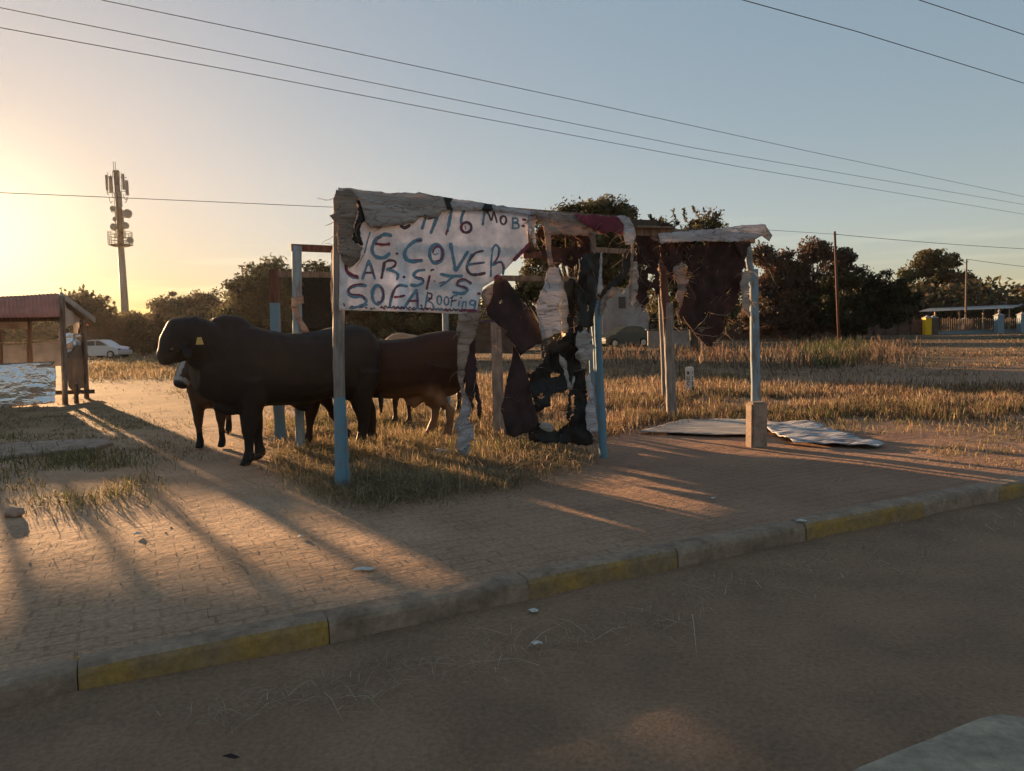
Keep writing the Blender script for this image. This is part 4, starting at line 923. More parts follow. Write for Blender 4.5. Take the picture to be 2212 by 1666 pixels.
# paint the white muzzle band and blaze straight on the coat
me = o3.data; ca = me.color_attributes['Col']
ax3 = p3[-1]-p3[-4]; L3 = ax3.length; ax3.normalize()
for i, v in enumerate(me.vertices):
    q = v.co-p3[-4]; t_ = q.dot(ax3)/L3; rad = (q-ax3*q.dot(ax3)).length
    if rad < .19 and -.1 < t_ < 1.3 and v.co.z < p3[-4].z+.16:
        side = (v.co-p3[-4]).dot(hs3)
        if t_ > .86: ca.data[i].color = (.045, .036, .032, 1)
        elif t_ > .70: ca.data[i].color = (.40, .36, .33, 1)
        elif abs(side) < .035: ca.data[i].color = (.38, .34, .31, 1)
# fourth: paler cow behind, its back just over the brown bull
c4 = G(880, 917); c4.z = 0
q4 = AT(852, 721, c4.y+.3)
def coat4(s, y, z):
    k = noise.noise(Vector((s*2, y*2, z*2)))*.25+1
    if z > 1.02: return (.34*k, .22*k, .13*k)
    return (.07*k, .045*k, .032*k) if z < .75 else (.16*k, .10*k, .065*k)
kz = q4.z/1.20
t4 = [(s, a*kz, b_, w) for s, a, b_, w in std_torso(1.0, 1.25)]
cattle('cow', 'small pale backed cow mostly hidden behind the dark brown bull', 'cow', c4+Vector((-.05, 0, 0)), c4+Vector((.55, 1.15, 0)),
       [front_leg(0, -.10, .8, .0, .01, .85), front_leg(0, .10, .8, .06, .02, .85), hind_leg(-1.2, -.12, .85, 0, .9), hind_leg(-1.2, .12, .85, .05, .9)],
       t4, [(.2, 0, .95, .13, .17), (.38, 0, .9, .12, .15), (.52, 0, .85, .11, .13), (.58, 0, .78, .10, .11), (.64, 0, .68, .085, .09), (.68, 0, .60, .07, .07), (.7, 0, .56, .06, .05)], coat4, 'cattle around the shelter')

# ------------------------------------------------------------------ foil covered stall at the left
m_roofred = M('red_corrugated_roof', (.48, .20, .14), (.36, .15, .11), rough=.6, scale=3, bump=.1)  # red base lightened to imitate the haze veil lying over the roof
m_zinc = M('galvanised_sheet', (.42, .42, .42), (.28, .26, .25), rough=.4, metal=.7, scale=5)
m_plastic = M('milky_plastic', (.72, .66, .60), (.55, .50, .45), rough=.35, scale=3, transl=.5, bump=.7, bscale=5, bdist=.05)
m_hess = M('tan_sheet', (.30, .22, .15), (.22, .16, .11), rough=.85, scale=4, transl=.3, bump=.3, bscale=8, bdist=.03)
m_boardgrey = M('grey_board', (.30, .27, .24), (.18, .16, .15), rough=.85, scale=4)
SP = G(140, 874); SP.z = 0; SQ = G(189, 861); SQ.z = 0; SM = G(166, 871); SM.z = 0
eS = Vector((1, 0.10, 0)).normalized()           # long front of the stall, facing the road
nS = nrm(eS)
def onS(x, y, off=0): return ON(x, y, SP+nS*off, nS)
eE = (SQ-SP).normalized(); nE = nrm(eE)
stall = empty('roadside_stall', (SP.x, SP.y, 0), 'small wooden stall with rusty red roof and foil clad side at the left edge', 'stall')
def spost(P, x0, y0, x1, y1, wpx, nm='post', mt=m_darkwood):
    a = at_post(P, x0, y0)+Vector((0, 0, -.1)); b_ = at_post(P, x1, y1); d = P.length
    mb = MB(); k = 8; mb.tube([a.lerp(b_, i/k)+Vector((random.gauss(0, .004), 0, 0)) for i in range(k+1)], wpx/2/FPX*d, 8, wob=.08); mb.build(nm, mt, stall, smooth=True)
spost(SP, 141, 876, 133, 640, 10, mt=m_wood); spost(SM, 166, 873, 164, 830, 8); spost(SQ, 187, 862, 181, 690, 9, mt=m_wood)
Pin = SP+nS*.5
spost(onS(64, 860, .7).xy.to_3d(), 67, 872, 63, 683, 9); spost(onS(0, 880, .7).xy.to_3d(), 1, 880, 0, 680, 8)
spost(onS(-60, 880, 0).xy.to_3d(), -60, 885, -60, 660, 9)
depthv = (SQ-SP)*1.15
def sheet_corr(name, p00, p10, p11, p01, mt, amp=.012, pitch=.076):
    L = (p10-p00).length; nx = int(L/pitch*6); V = []; nn = (p10-p00).cross(p01-p00).normalized()
    for j in range(5):
        for i in range(nx+1):
            s, t = i/nx, j/4; p = (p00.lerp(p10, s)).lerp(p01.lerp(p11, s), t)
            V.append(p+nn*(amp*math.sin(s*L/pitch*2*PI)+.01*noise.noise(Vector((s*6, t*3, 2)))))
    mb = MB(); mb.add(V, [(j*(nx+1)+i, j*(nx+1)+i+1, (j+1)*(nx+1)+i+1, (j+1)*(nx+1)+i) for j in range(4) for i in range(nx)])
    o = mb.build(name, mt, stall, smooth=True); s = o.modifiers.new('s', 'SOLIDIFY'); s.thickness = .003; return o
lt = -170
r_a = onS(127, 634, .25); r_b = onS(lt, 652, .25); f_a = onS(130, 685, -.22); f_b = onS(lt, 690, -.22)
sheet_corr('roof_sheet', f_b, f_a, r_a, r_b, m_roofred)
back_low = AT(200, 689, SQ.y+.5); back_a = back_low; back_b = r_b+(back_a-r_a)
sheet_corr('roof_sheet', r_b, r_a+Vector((0, 0, -.01)), back_a, back_b, m_zinc)
mb = MB(); mb.beam(r_a+Vector((.05, -.02, -.03)), back_a+Vector((.06, -.02, -.03)), .03, .12); mb.build('barge_board', m_zinc, stall)
mb = MB(); mb.beam(r_a+Vector((.02, -.02, -.12)), back_a+Vector((.0, -.1, -.12)), .05, .07); mb.build('rafter', m_darkwood, stall)
mb = MB(); mb.beam(onS(lt, 694, .02), onS(134, 689, .02), .05, .09); mb.build('beam', m_darkwood, stall)
mb = MB(); mb.beam(onS(lt, 700, .7), onS(60, 700, .7), .03, .22); mb.build('board', m_boardgrey, stall)
mb = MB(); mb.beam(onS(lt, 765, .75), onS(58, 765, .75), .02, .40, jit=.005); mb.build('board', m_boardgrey, stall)
mb = MB(); mb.beam(onS(72, 768, .6), onS(133, 764, .6), .02, .52, jit=.006); mb.build('board', m_boardgrey, stall)
mb = MB(); mb.beam(onS(lt, 741, .68), onS(58, 741, .68), .10, .02); mb.build('counter', m_wood, stall)
mb = MB(); mb.beam(onS(72, 736, .55), onS(134, 736, .55), .09, .02); mb.build('counter', m_wood, stall)
bL = AT(100, 849, SP.y+.25); bR = AT(194, 846, SQ.y+.05)
mb = MB(); mb.beam(bL, bR, .25, .09); mb.build('bench', m_darkwood, stall)
def scl(name, label, cat, pts, mt, off, amp, freq, seed, jag=.006, P0=None, e=None, par=None, strings=0): return cloth(name, label, cat, pts, P0 or SP, e or eS, mt, off=off, amp=amp, freq=freq, seed=seed, jag=jag, parent=par, strings=strings)
foil = scl('foil_sheet', 'large crumpled silver foil sheet stretched across the front of the stall', 'foil', [(-120, 795), (0, 789), (60, 785), (117, 784), (118, 830), (117, 871), (60, 876), (0, 882), (-120, 890)], m_foil, -.18, .13, 1.6, 70, .004)
mb = MB(); mb.beam(onS(-120, 792, -.15), onS(117, 783, -.15), .04, .04); mb.build('rail', m_wood, stall)
scl('plastic_sheet', 'milky plastic sheet tied under the stall gable', 'plastic sheet', zz(ZL, 770, 90, 850, 110, 1000, 210, 1050, 330, 1045, 600, 990, 600, 985, 480, 900, 500, 850, 530, 790, 400), m_plastic, -.03, .06, 3, 71, P0=SP, e=eE)
scl('foil_sheet', 'crinkled foil wrap on the stall side below the gable opening', 'foil', zz(ZL, 800, 570, 860, 590, 1000, 600, 1135, 640, 1140, 720, 1080, 860, 1030, 930, 960, 905, 910, 960, 870, 990, 850, 930, 845, 700, 805, 690), m_foil, -.10, .10, 5, 72, .01, P0=SP, e=eE)
scl('hanging_sheet', 'tan sheet hanging on the stall side under the foil wrap', 'sheet', zz(ZL, 885, 930, 1130, 660, 1145, 900, 1155, 1320, 1100, 1310, 1040, 1340, 960, 1350, 905, 1300, 900, 1100), m_hess, -.03, .04, 3, 73, P0=SP, e=eE)
scl('foil_scrap', 'torn shiny foil fringe at the bottom of the tan sheet', 'foil', zz(ZL, 950, 1330, 1040, 1320, 1150, 1270, 1158, 1300, 1120, 1330, 1080, 1325, 1060, 1370, 1000, 1345, 985, 1370, 965, 1350), m_foil, -.08, .06, 8, 74, .01, P0=SP, e=eE)
scl('plastic_sheet', 'small sunlit orange plastic flap at the rear eave of the stall', 'plastic sheet', zz(ZL, 1120, 400, 1195, 450, 1190, 490, 1130, 500), M('orange_plastic', (.70, .42, .15), transl=.7), .0, .04, 4, 75, P0=SQ, e=eE)
# concrete slab on the ground at the left
mb = MB(); pts = [G(-60, 985), G(0, 968), G(60, 962), (G(150, 957)), G(232, 955), G(246, 962), G(205, 975), G(110, 985), G(40, 992), G(-60, 1008)]
c = sum(pts, Vector())/len(pts)
mb.loft([[p+Vector((0, 0, -.05)) for p in pts], [p+Vector((0, 0, .035)) for p in pts], [p.lerp(c, .04)+Vector((0, 0, .05)) for p in pts], [p.lerp(c, .6)+Vector((0, 0, .05)) for p in pts]])
tag(mb.build('concrete_slab', m_concrete), 'low broken concrete slab in the grass at the left edge of the dirt', 'slab')

# ------------------------------------------------------------------ grass
def leafmat(name, transl=.45, rough=.75, spec=.2):
    mt = bpy.data.materials.new(name); n, l, b = nodes_base(mt)
    b.inputs['Roughness'].default_value = rough; b.inputs['Specular IOR Level'].default_value = spec
    at = n.new('ShaderNodeAttribute'); at.attribute_name = 'Col'; l.new(at.outputs['Color'], b.inputs['Base Color'])
    tr = n.new('ShaderNodeBsdfTranslucent'); l.new(at.outputs['Color'], tr.inputs[0])
    ms = n.new('ShaderNodeMixShader'); ms.inputs[0].default_value = transl
    l.new(b.outputs[0], ms.inputs[1]); l.new(tr.outputs[0], ms.inputs[2]); l.new(ms.outputs[0], n['Material Output'].inputs[0])
    return mt
m_grass = leafmat('grass_blades', .36)
m_leaf = leafmat('leaves', .32, .6, .25)
def fastmesh(name, V, faces4, faces3, cols, mt, parent=None):
    V = np.asarray(V, dtype=np.float32); n4, n3 = len(faces4), len(faces3)
    me = bpy.data.meshes.new(name); me.vertices.add(len(V)); me.vertices.foreach_set('co', V.ravel())
    loops = np.concatenate([np.asarray(faces4, dtype=np.int32).reshape(-1), np.asarray(faces3, dtype=np.int32).reshape(-1)]) if n3 else np.asarray(faces4, dtype=np.int32).reshape(-1)
    me.loops.add(len(loops)); me.loops.foreach_set('vertex_index', loops)
    st = np.concatenate([np.arange(n4)*4, n4*4+np.arange(n3)*3]).astype(np.int32); tot = np.concatenate([np.full(n4, 4), np.full(n3, 3)]).astype(np.int32)
    me.polygons.add(n4+n3); me.polygons.foreach_set('loop_start', st); me.polygons.foreach_set('loop_total', tot); me.update(calc_edges=True)
    ca = me.color_attributes.new('Col', 'FLOAT_COLOR', 'POINT'); c4 = np.ones((len(V), 4), dtype=np.float32); c4[:, :3] = cols; ca.data.foreach_set('color', c4.ravel())
    me.materials.append(mt); o = bpy.data.objects.new(name, me); C.objects.link(o)
    if parent is not None: o.parent = parent; o.matrix_parent_inverse = Matrix.Translation(-parent.location)
    return o
fwn, rtn, upn = np.array(fw), np.array(rt), np.array(up)
def px2ground(px, py):
    d = fwn[None]+rtn[None]*((px-1106)/FPX)[:, None]+upn[None]*((833-py)/FPX)[:, None]
    t = -CAMH/d[:, 2]; return d*t[:, None]
def inpoly(px, py, poly):
    c = np.zeros(len(px), bool); j = len(poly)-1
    for i in range(len(poly)):
        xi, yi = poly[i]; xj, yj = poly[j]
        c ^= ((yi > py) != (yj > py)) & (px < (xj-xi)*(py-yi)/(yj-yi+1e-9)+xi); j = i
    return c
def vnoise(x, y, s, seed):
    """cheap smooth value noise"""
    g = np.random.default_rng(seed).random((64, 64)); X = x*s; Y = y*s; xi = np.floor(X).astype(int); yi = np.floor(Y).astype(int); fx = X-xi; fy = Y-yi
    fx = fx*fx*(3-2*fx); fy = fy*fy*(3-2*fy); a = lambda i, j: g[(xi+i) % 64, (yi+j) % 64]
    return (a(0, 0)*(1-fx)+a(1, 0)*fx)*(1-fy)+(a(0, 1)*(1-fx)+a(1, 1)*fx)*fy
def grass(name, poly, n, h, w, cols, label, clump=.5, cs=1.5, lean=.5, seed=1, flat=0.0, edge=0.0, minw=.0009):
    g = np.random.default_rng(seed); xs = [p[0] for p in poly]; ys = [p[1] for p in poly]
    px = g.uniform(min(xs)-edge*6, max(xs)+edge*6, int(n*3.2)); py = g.uniform(min(ys)-edge*2, max(ys)+edge*3, int(n*3.2))
    if edge: px2 = px+g.normal(0, edge*3, len(px)); py2 = py+g.normal(0, edge*1.3, len(py))
    else: px2, py2 = px, py
    k = inpoly(px2, py2, poly); px, py = px[k], py[k]
    P = px2ground(px, py); cl = vnoise(P[:, 0]+50, P[:, 1]+50, cs, seed+5)*.6+vnoise(P[:, 0]+50, P[:, 1]+50, cs*3.3, seed+6)*.4
    k = cl > clump*g.uniform(.55, 1.3, len(cl)); P = P[k][:n]; cl = cl[k][:n]; m_ = len(P)
    P[:, 2] = [hgt(x, y)-.01 for x, y in P[:, :2]]
    dist = np.hypot(P[:, 0], P[:, 1]); a = g.uniform(0, 2*PI, m_); ln = g.normal(0, lean, m_); H = h*(.35+.85*g.random(m_))*(.4+1.1*cl)
    if flat: H = H
    dx, dy = np.cos(a), np.sin(a); ww = w*(.6+.8*g.random(m_))*np.maximum(1, dist*minw/w)
    # blade faces turn all ways
    b = g.uniform(0, 2*PI, m_); sx, sy = np.cos(b)*ww/2, np.sin(b)*ww/2
    V = np.zeros((m_, 5, 3)); V[:, 0] = P; V[:, 1] = P; V[:, 0, 0] -= sx; V[:, 0, 1] -= sy; V[:, 1, 0] += sx; V[:, 1, 1] += sy
    mid = P+np.stack([dx*ln*H*.35, dy*ln*H*.35, H*.55], 1); V[:, 2] = mid; V[:, 3] = mid; V[:, 2, 0] += sx*.8; V[:, 2, 1] += sy*.8; V[:, 3, 0] -= sx*.8; V[:, 3, 1] -= sy*.8
    V[:, 4] = P+np.stack([dx*ln*H, dy*ln*H, H*np.maximum(.25, 1-np.abs(ln)*.45)], 1)
    base = np.arange(m_)[:, None]*5; f4 = base+np.array([[0, 1, 2, 3]]); f3 = base+np.array([[3, 2, 4]])
    cols = np.array(cols); ci = cols[np.minimum(len(cols)-1, (g.random(m_)*.6*len(cols)+vnoise(P[:, 0]+9, P[:, 1]+9, .9, seed+7)*.5*len(cols)).astype(int))]*g.uniform(.7, 1.25, (m_, 1))
    o = fastmesh(name, V.reshape(-1, 3), f4, f3, np.repeat(ci, 5, 0), m_grass)
    return tag(o, label, 'grass', kind='stuff')
GOLD = [(.38, .26, .15), (.47, .33, .19), (.28, .19, .11), (.50, .38, .25), (.22, .17, .09)]
RUST = [(.16, .09, .06), (.22, .13, .09), (.12, .07, .05), (.28, .19, .13)]
GREEN = [(.07, .09, .03), (.11, .12, .04), (.16, .15, .06), (.24, .20, .09), (.30, .23, .12)]
DRY = [(.24, .17, .10), (.34, .25, .15), (.16, .13, .07), (.40, .31, .20), (.12, .11, .05)]
RUST = [(.16, .09, .06), (.22, .13, .09), (.12, .07, .05), (.28, .19, .13)]
grass('tall_dry_grass', [(1030, 815), (1500, 815), (1800, 836), (2215, 842), (2215, 905), (1900, 905), (1640, 905), (1500, 902), (1380, 922), (1310, 945), (1170, 945), (1040, 940)], 42000, .18, .0055, GOLD+RUST[:3]+GREEN[2:4], 'tall golden dry grass behind the shelter', clump=.44, cs=1.1, lean=.6, seed=1, edge=6)
grass('short_green_grass', [(1500, 880), (2215, 860), (2215, 925), (1700, 925), (1500, 905)], 9000, .11, .006, GREEN+GOLD[:2], 'low greenish grass bordering the soil at the right', clump=.5, cs=1.0, lean=.9, seed=2, edge=6)
grass('shelter_grass', [(575, 1000), (600, 930), (650, 875), (900, 865), (1060, 880), (1250, 945), (1240, 985), (1190, 1000), (1130, 1010), (1080, 1035), (960, 1058), (860, 1072), (760, 1078), (735, 1062), (700, 1040), (620, 1010)], 32000, .15, .005, GREEN+GREEN[2:]+GOLD+DRY[:2], 'mixed green and straw coloured grass trampled under the shelter', clump=.46, cs=1.7, lean=1.2, seed=3, edge=14)
grass('straw_litter', [(600, 1010), (700, 1030), (780, 1085), (960, 1070), (1100, 1045), (1200, 1010), (1230, 985), (1050, 960), (800, 1000), (640, 960)], 9000, .17, .004, GOLD+DRY, 'flattened straw round the front of the shelter', clump=.35, cs=2.5, lean=2.6, seed=4, edge=10)
grass('left_grass', [(-10, 1060), (-10, 985), (120, 985), (235, 975), (300, 990), (285, 1030), (255, 1060), (150, 1075), (60, 1090)], 8000, .13, .005, GOLD+GREEN, 'yellowing grass clump in front of the concrete slab', clump=.5, cs=1.6, lean=1.0, seed=5, edge=22)
grass('left_low_grass', [(-10, 955), (-10, 900), (120, 890), (250, 900), (380, 925), (430, 960), (330, 990), (240, 975), (150, 950)], 11000, .07, .005, GREEN+DRY, 'short dull grass in the shade beside the stall', clump=.52, cs=1.3, lean=1.1, seed=6, edge=16)
grass('left_far_grass', [(180, 788), (640, 780), (700, 800), (600, 812), (370, 812), (190, 815)], 11000, .27, .012, GOLD+DRY+GREEN[:2], 'dry grass field between the stall and the bull', clump=.46, cs=.45, lean=.8, seed=7, edge=6)
grass('verge_grass', [(180, 812), (420, 812), (520, 850), (600, 900), (560, 960), (480, 880), (300, 835)], 5000, .07, .006, GOLD+DRY, 'sparse stubble on the sunlit dirt track', clump=.60, cs=1.0, lean=1.2, seed=8, edge=8)
grass('mid_field_grass', [(1000, 752), (1500, 748), (2215, 728), (2215, 805), (1500, 812), (1000, 815)], 17000, .11, .010, RUST+DRY[:2]+[(.08, .08, .04)], 'low rusty grass covering the middle of the field', clump=.48, cs=.45, lean=.9, seed=9, edge=6)
grass('weeds', [(1280, 762), (1500, 758), (1700, 752), (1960, 742), (1970, 768), (1850, 785), (1700, 792), (1500, 795), (1280, 780)], 8000, .50, .022, RUST+[(.09, .09, .05), (.30, .22, .17)], 'knee high reddish weeds across the field', clump=.55, cs=.5, lean=.7, seed=10, edge=9)
grass('green_weeds', [(1760, 745), (1860, 742), (1870, 775), (1780, 790), (1730, 780)], 3500, .45, .02, [(.05, .07, .03), (.08, .09, .04)], 'dark green weed patch below the utility pole', clump=.35, cs=.6, lean=.6, seed=11, edge=5)
grass('kerb_litter', [(380, 1480), (760, 1405), (1150, 1312), (1500, 1235), (1760, 1170), (2215, 1075), (2215, 1100), (1760, 1210), (1500, 1280), (1150, 1370), (760, 1440), (400, 1530)], 3800, .05, .003, [(.42, .34, .24), (.30, .23, .16), (.5, .43, .34)], 'thin dry stalks gathered in the gutter along the kerb', clump=.45, cs=2.5, lean=3.6, seed=12, edge=14).location.z = -KH+.02
grass('pavement_litter', [(300, 1100), (760, 1080), (1300, 1010), (1900, 980), (2200, 1000), (1900, 1090), (1150, 1240), (600, 1340), (100, 1400), (100, 1150)], 500, .06, .003, [(.42, .36, .26), (.30, .22, .14)], 'stray straw stalks scattered over the dusty paving', clump=.4, cs=2.5, lean=3.2, seed=13, edge=8)
grass('soil_tufts', [(1900, 930), (2215, 925), (2215, 1010), (2050, 1000), (1950, 960)], 2500, .05, .005, GREEN+GOLD[:2], 'tiny green tufts on the soil at the right edge', clump=.6, cs=2, lean=1.3, seed=14, edge=8)

# small pebbles and paper scraps
m_peb = M('pebble', (.40, .32, .26), (.25, .19, .15), rough=.9, scale=20)
m_paper = M('litter_paper', (.62, .60, .55), rough=.8)
bm = bmesh.new(); g = random.Random(4)
for i in range(170):
    px, py = g.uniform(-10, 2200), g.uniform(1060, 1440); p = G(px, py)
    if (p-K0).dot(KN) < .2: continue
    r = g.uniform(.003, .008)
    bmesh.ops.create_icosphere(bm, subdivisions=1, radius=r, matrix=Matrix.Translation((p.x, p.y, hgt(p.x, p.y)+r*.3))@Matrix.Diagonal((1, g.uniform(.6, 1.3), g.uniform(.4, .8), 1)))
me = bpy.data.meshes.new('pebbles'); bm.to_mesh(me); bm.free(); me.materials.append(m_peb); o = bpy.data.objects.new('pebbles', me); C.objects.link(o); tag(o, 'small pebbles and crumbs scattered over the dusty paving', 'pebbles', kind='stuff')
for (px, py, s, rd, lb) in [(296, 1154, .022, 0, 'small white scrap on the sunlit paving left of the bull shadow'), (650, 1160, .020, 0, 'pale twig shaped scrap on the shaded paving below the bull'), (788, 1230, .045, 0, 'white curled paper sliver on the paving below the left front pole'), (1152, 1320, .022, 1, 'white scrap on the road just below the second yellow kerb'), (1158, 1391, .020, 1, 'pale scrap on the road beyond the white one'), (500, 1637, .018, 1, 'dark leaf on the road near the bottom'), (1540, 1077, .018, 0, 'tiny lit stone between shadow stripes on the paving'), (1730, 1126, .03, 0, 'pale stick at the kerb edge')]:
    z = -KH+.02 if rd else .012; c = G(px, py, z); mb = MB(); k = 7
    pts = [c+Vector((math.cos(2*PI*i/k)*s*g.uniform(.6, 1.2)*1.4, math.sin(2*PI*i/k)*s*g.uniform(.5, 1)*.8, g.uniform(0, .012))) for i in range(k)]
    mb.add(pts+[c+Vector((0, 0, .015))], [(i, (i+1) % k, k) for i in range(k)]); o = mb.build('litter_scrap', m_paper if 'dark' not in lb else m_darkcloth); o.modifiers.new('s', 'SOLIDIFY').thickness = .002
    tag(o, lb, 'litter')

# ------------------------------------------------------------------ trees
m_bark = M('bark', (.10, .075, .06), (.05, .038, .03), rough=.95, scale=6, bump=.5, bscale=20, stretch=(3, 3, .6))
def tree(name, label, Y, base_px, crowns, nleaf, ls, cols, seed, trunk=.16, clumps=120, cr=.55, spiky=0.0, forks=3, group='trees beyond the field', openness=.0, flatness=1.0, twigs=0):
    """crowns: list of (px, py, rx_px, ry_px) ellipses seen in the photo, built as solid volumes at distance Y"""
    g = np.random.default_rng(seed); rr = random.Random(seed)
    b = AT(base_px, 700, Y); b.z = 0
    root = empty(name, (b.x, b.y, 0), label, 'tree', group)
    vols = []
    for cx, cy, rx, ry in crowns:
        c = AT(cx, cy, Y); k = Y/FPX; c.y += rr.uniform(-.35, .35)*rx*k; vols.append((c, rx*k, max(rx*k*.8, ry*k*.8), ry*k))
    wts = np.array([v[1]*v[2]*v[3] for v in vols])**.8; wts /= wts.sum()
    cc = []
    for i in range(clumps):
        v = vols[g.choice(len(vols), p=wts)]; d = g.normal(0, 1, 3); d /= np.linalg.norm(d); r = (g.random()**.36)*(1+.20*g.normal())
        if abs(d[2]) > .3 and d[2] < 0: r *= .85
        p = np.array([v[0].x+d[0]*v[1]*r, v[0].y+d[1]*v[2]*r, v[0].z+d[2]*v[3]*r]);
        if p[2] < .25: p[2] = .25+g.random()*.5
        cc.append(p)
    cc = np.array(cc)
    # limbs
    mb = MB(); top = Vector((0, 0, 0))
    zc = min(v[0].z for v in vols); zf = max(.5, zc*.55)
    fork = b+Vector((rr.uniform(-.2, .2), 0, zf)); mb.tube([b+Vector((0, 0, -.2)), b+Vector((0, 0, zf*.3)), fork], [trunk*1.25, trunk, trunk*.8], 9, wob=.1)
    for v in vols:
        for q in range(forks):
            e = v[0]+Vector((rr.uniform(-.6, .6)*v[1], rr.uniform(-.6, .6)*v[2], rr.uniform(-.1, .7)*v[3])); m1 = fork.lerp(e, .45)+Vector((rr.uniform(-.3, .3), rr.uniform(-.3, .3), rr.uniform(-.1, .4)))
            mb.tube([fork, m1, e], [trunk*.55, trunk*.32, trunk*.10], 6, wob=.1)
            near = sorted(range(len(cc)), key=lambda i: (cc[i][0]-e.x)**2+(cc[i][1]-e.y)**2+(cc[i][2]-e.z)**2)[:max(3, clumps//(len(vols)*forks))]
            for i in near[:14]:
                t = Vector(cc[i]); s_ = m1.lerp(e, rr.uniform(.2, .9)); mb.tube([s_, s_.lerp(t, .5)+Vector((0, 0, .1)), t], [trunk*.13, trunk*.08, trunk*.04], 4)
    trunk_o = mb.build('trunk', m_bark, root, smooth=True)
    # leaves
    n = nleaf; ci = g.integers(0, clumps, n); sz = cr*g.uniform(.32, 1.15, clumps)
    off = g.normal(0, 1, (n, 3)); off *= (g.random((n, 1))**.5)/np.linalg.norm(off, axis=1, keepdims=True); off[:, 2] *= .62*flatness
    P = cc[ci]+off*sz[ci][:, None]*1.25
    if spiky:
        # upright feathery shoots along the top of the crown
        sel = g.random(n) < spiky; ii = np.where(sel)[0]; nn = len(ii)
        shoots = 90; sc = cc[g.choice(np.argsort(-cc[:, 2])[:max(8, clumps//2)], shoots)]+g.normal(0, cr*.6, (shoots, 3))*[1, 1, .3]; sd = g.normal(0, .38, (shoots, 3)); sd[:, 2] = 1; sl_ = g.uniform(.3, 1.0, shoots)*cr*1.15
        si = g.integers(0, shoots, nn); tt = g.random(nn); P[ii] = sc[si]+sd[si]*(tt*sl_[si])[:, None]+g.normal(0, .035, (nn, 3))
    P[:, 2] = np.maximum(P[:, 2], .05)
    a = g.normal(0, 1, (n, 3)); a /= np.linalg.norm(a, axis=1, keepdims=True); bb = np.cross(a, g.normal(0, 1, (n, 3))); bb /= np.linalg.norm(bb, axis=1, keepdims=True)
    s1 = ls*g.uniform(.6, 1.4, (n, 1)); s2 = s1*.42
    V = np.stack([P-a*s1, P+bb*s2, P+a*s1, P-bb*s2], 1)
    cols = np.array(cols); tone = g.uniform(.65, 1.3, clumps)
    cl = cols[(g.random(clumps)*len(cols)).astype(int)][ci]*tone[ci][:, None]*g.uniform(.8, 1.2, (n, 1))
    f4 = np.arange(n)[:, None]*4+np.array([[0, 1, 2, 3]])
    fastmesh('crown', V.reshape(-1, 3), f4, [], np.repeat(cl, 4, 0), m_leaf, root)
    return root
TG = [(.07, .072, .03), (.095, .09, .038), (.062, .055, .028), (.12, .10, .045)]
TB = [(.07, .055, .032), (.095, .07, .04), (.06, .058, .03), (.13, .09, .05)]
TR = [(.085, .045, .035), (.12, .065, .045), (.06, .042, .032), (.15, .09, .06)]
tree('acacia_tree', 'flat topped thorny acacia tree behind the stall roof', 64, 215, [(165, 655, 45, 20), (205, 665, 50, 26), (228, 700, 42, 34), (180, 710, 50, 40), (235, 735, 30, 30)], 16000, .13, TB, 101, clumps=150, cr=.85, spiky=.15)
tree('round_bush', 'dark rounded bush right of the mast foot', 68, 300, [(290, 705, 32, 30), (325, 715, 26, 32), (310, 740, 48, 24), (262, 720, 22, 34)], 14000, .15, TB, 102, clumps=130, cr=.8, trunk=.10)
tree('leafy_tree', 'rounded hazy leafy tree above the black bull head', 64, 410, [(345, 668, 25, 24), (385, 655, 38, 26), (430, 655, 40, 28), (465, 680, 28, 28), (410, 695, 66, 34), (400, 735, 70, 30)], 18000, .15, TB, 103, clumps=200, cr=.75)
tree('leafy_tree', 'big dark tree rising behind the back of the black bull', 46, 560, [(520, 620, 34, 26), (560, 595, 34, 28), (600, 590, 26, 24), (545, 650, 62, 36), (620, 625, 44, 34), (560, 700, 90, 40), (500, 690, 30, 30), (640, 690, 50, 40)], 26000, .12, TG+TB[:1], 104, clumps=230, cr=.75, trunk=.25)
tree('leafy_tree', 'spiky topped tree seen just left of the banner pole', 44, 690, [(690, 600, 36, 30), (665, 640, 40, 40), (715, 650, 40, 50), (680, 710, 60, 40)], 16000, .10, TG, 105, clumps=140, cr=.6, spiky=.12)
tree('leafy_tree', 'broad dark tree below the banner lower edge', 38, 860, [(780, 660, 50, 46), (850, 650, 60, 52), (920, 660, 50, 44), (970, 690, 28, 30), (860, 705, 120, 26)], 22000, .10, TG[:3]+TB[:1], 106, clumps=200, cr=.6, trunk=.22)
tree('leafy_tree', 'large leafy tree towering over the shelter roof', 36, 1240, [(1215, 470, 36, 24), (1265, 455, 34, 24), (1315, 450, 40, 28), (1355, 470, 34, 26), (1160, 530, 45, 40), (1230, 520, 60, 46), (1310, 520, 60, 50), (1370, 530, 34, 50), (1150, 590, 30, 34), (1330, 590, 55, 40)], 42000, .085, TG, 107, clumps=300, cr=.55, trunk=.28)
tree('acacia_tree', 'spiky crowned acacia tree rising behind the right roof beam', 36, 1500, [(1430, 500, 34, 18), (1530, 490, 44, 24), (1500, 530, 60, 34), (1440, 560, 50, 50), (1540, 590, 60, 60), (1460, 640, 60, 50), (1560, 660, 50, 50)], 34000, .085, TG[:3]+TR[:1], 108, clumps=230, cr=.6, spiky=.16, trunk=.22)
tree('leafy_tree', 'wide reddish brown tree right of the shelter pole', 62, 1720, [(1650, 560, 40, 34), (1700, 560, 45, 34), (1770, 545, 42, 26), (1810, 555, 34, 30), (1830, 590, 30, 22), (1700, 620, 80, 60), (1790, 620, 50, 50), (1665, 690, 60, 36), (1740, 690, 80, 36), (1800, 690, 60, 30)], 46000, .15, TR+TB[:1], 109, clumps=380, cr=.80, trunk=.25)
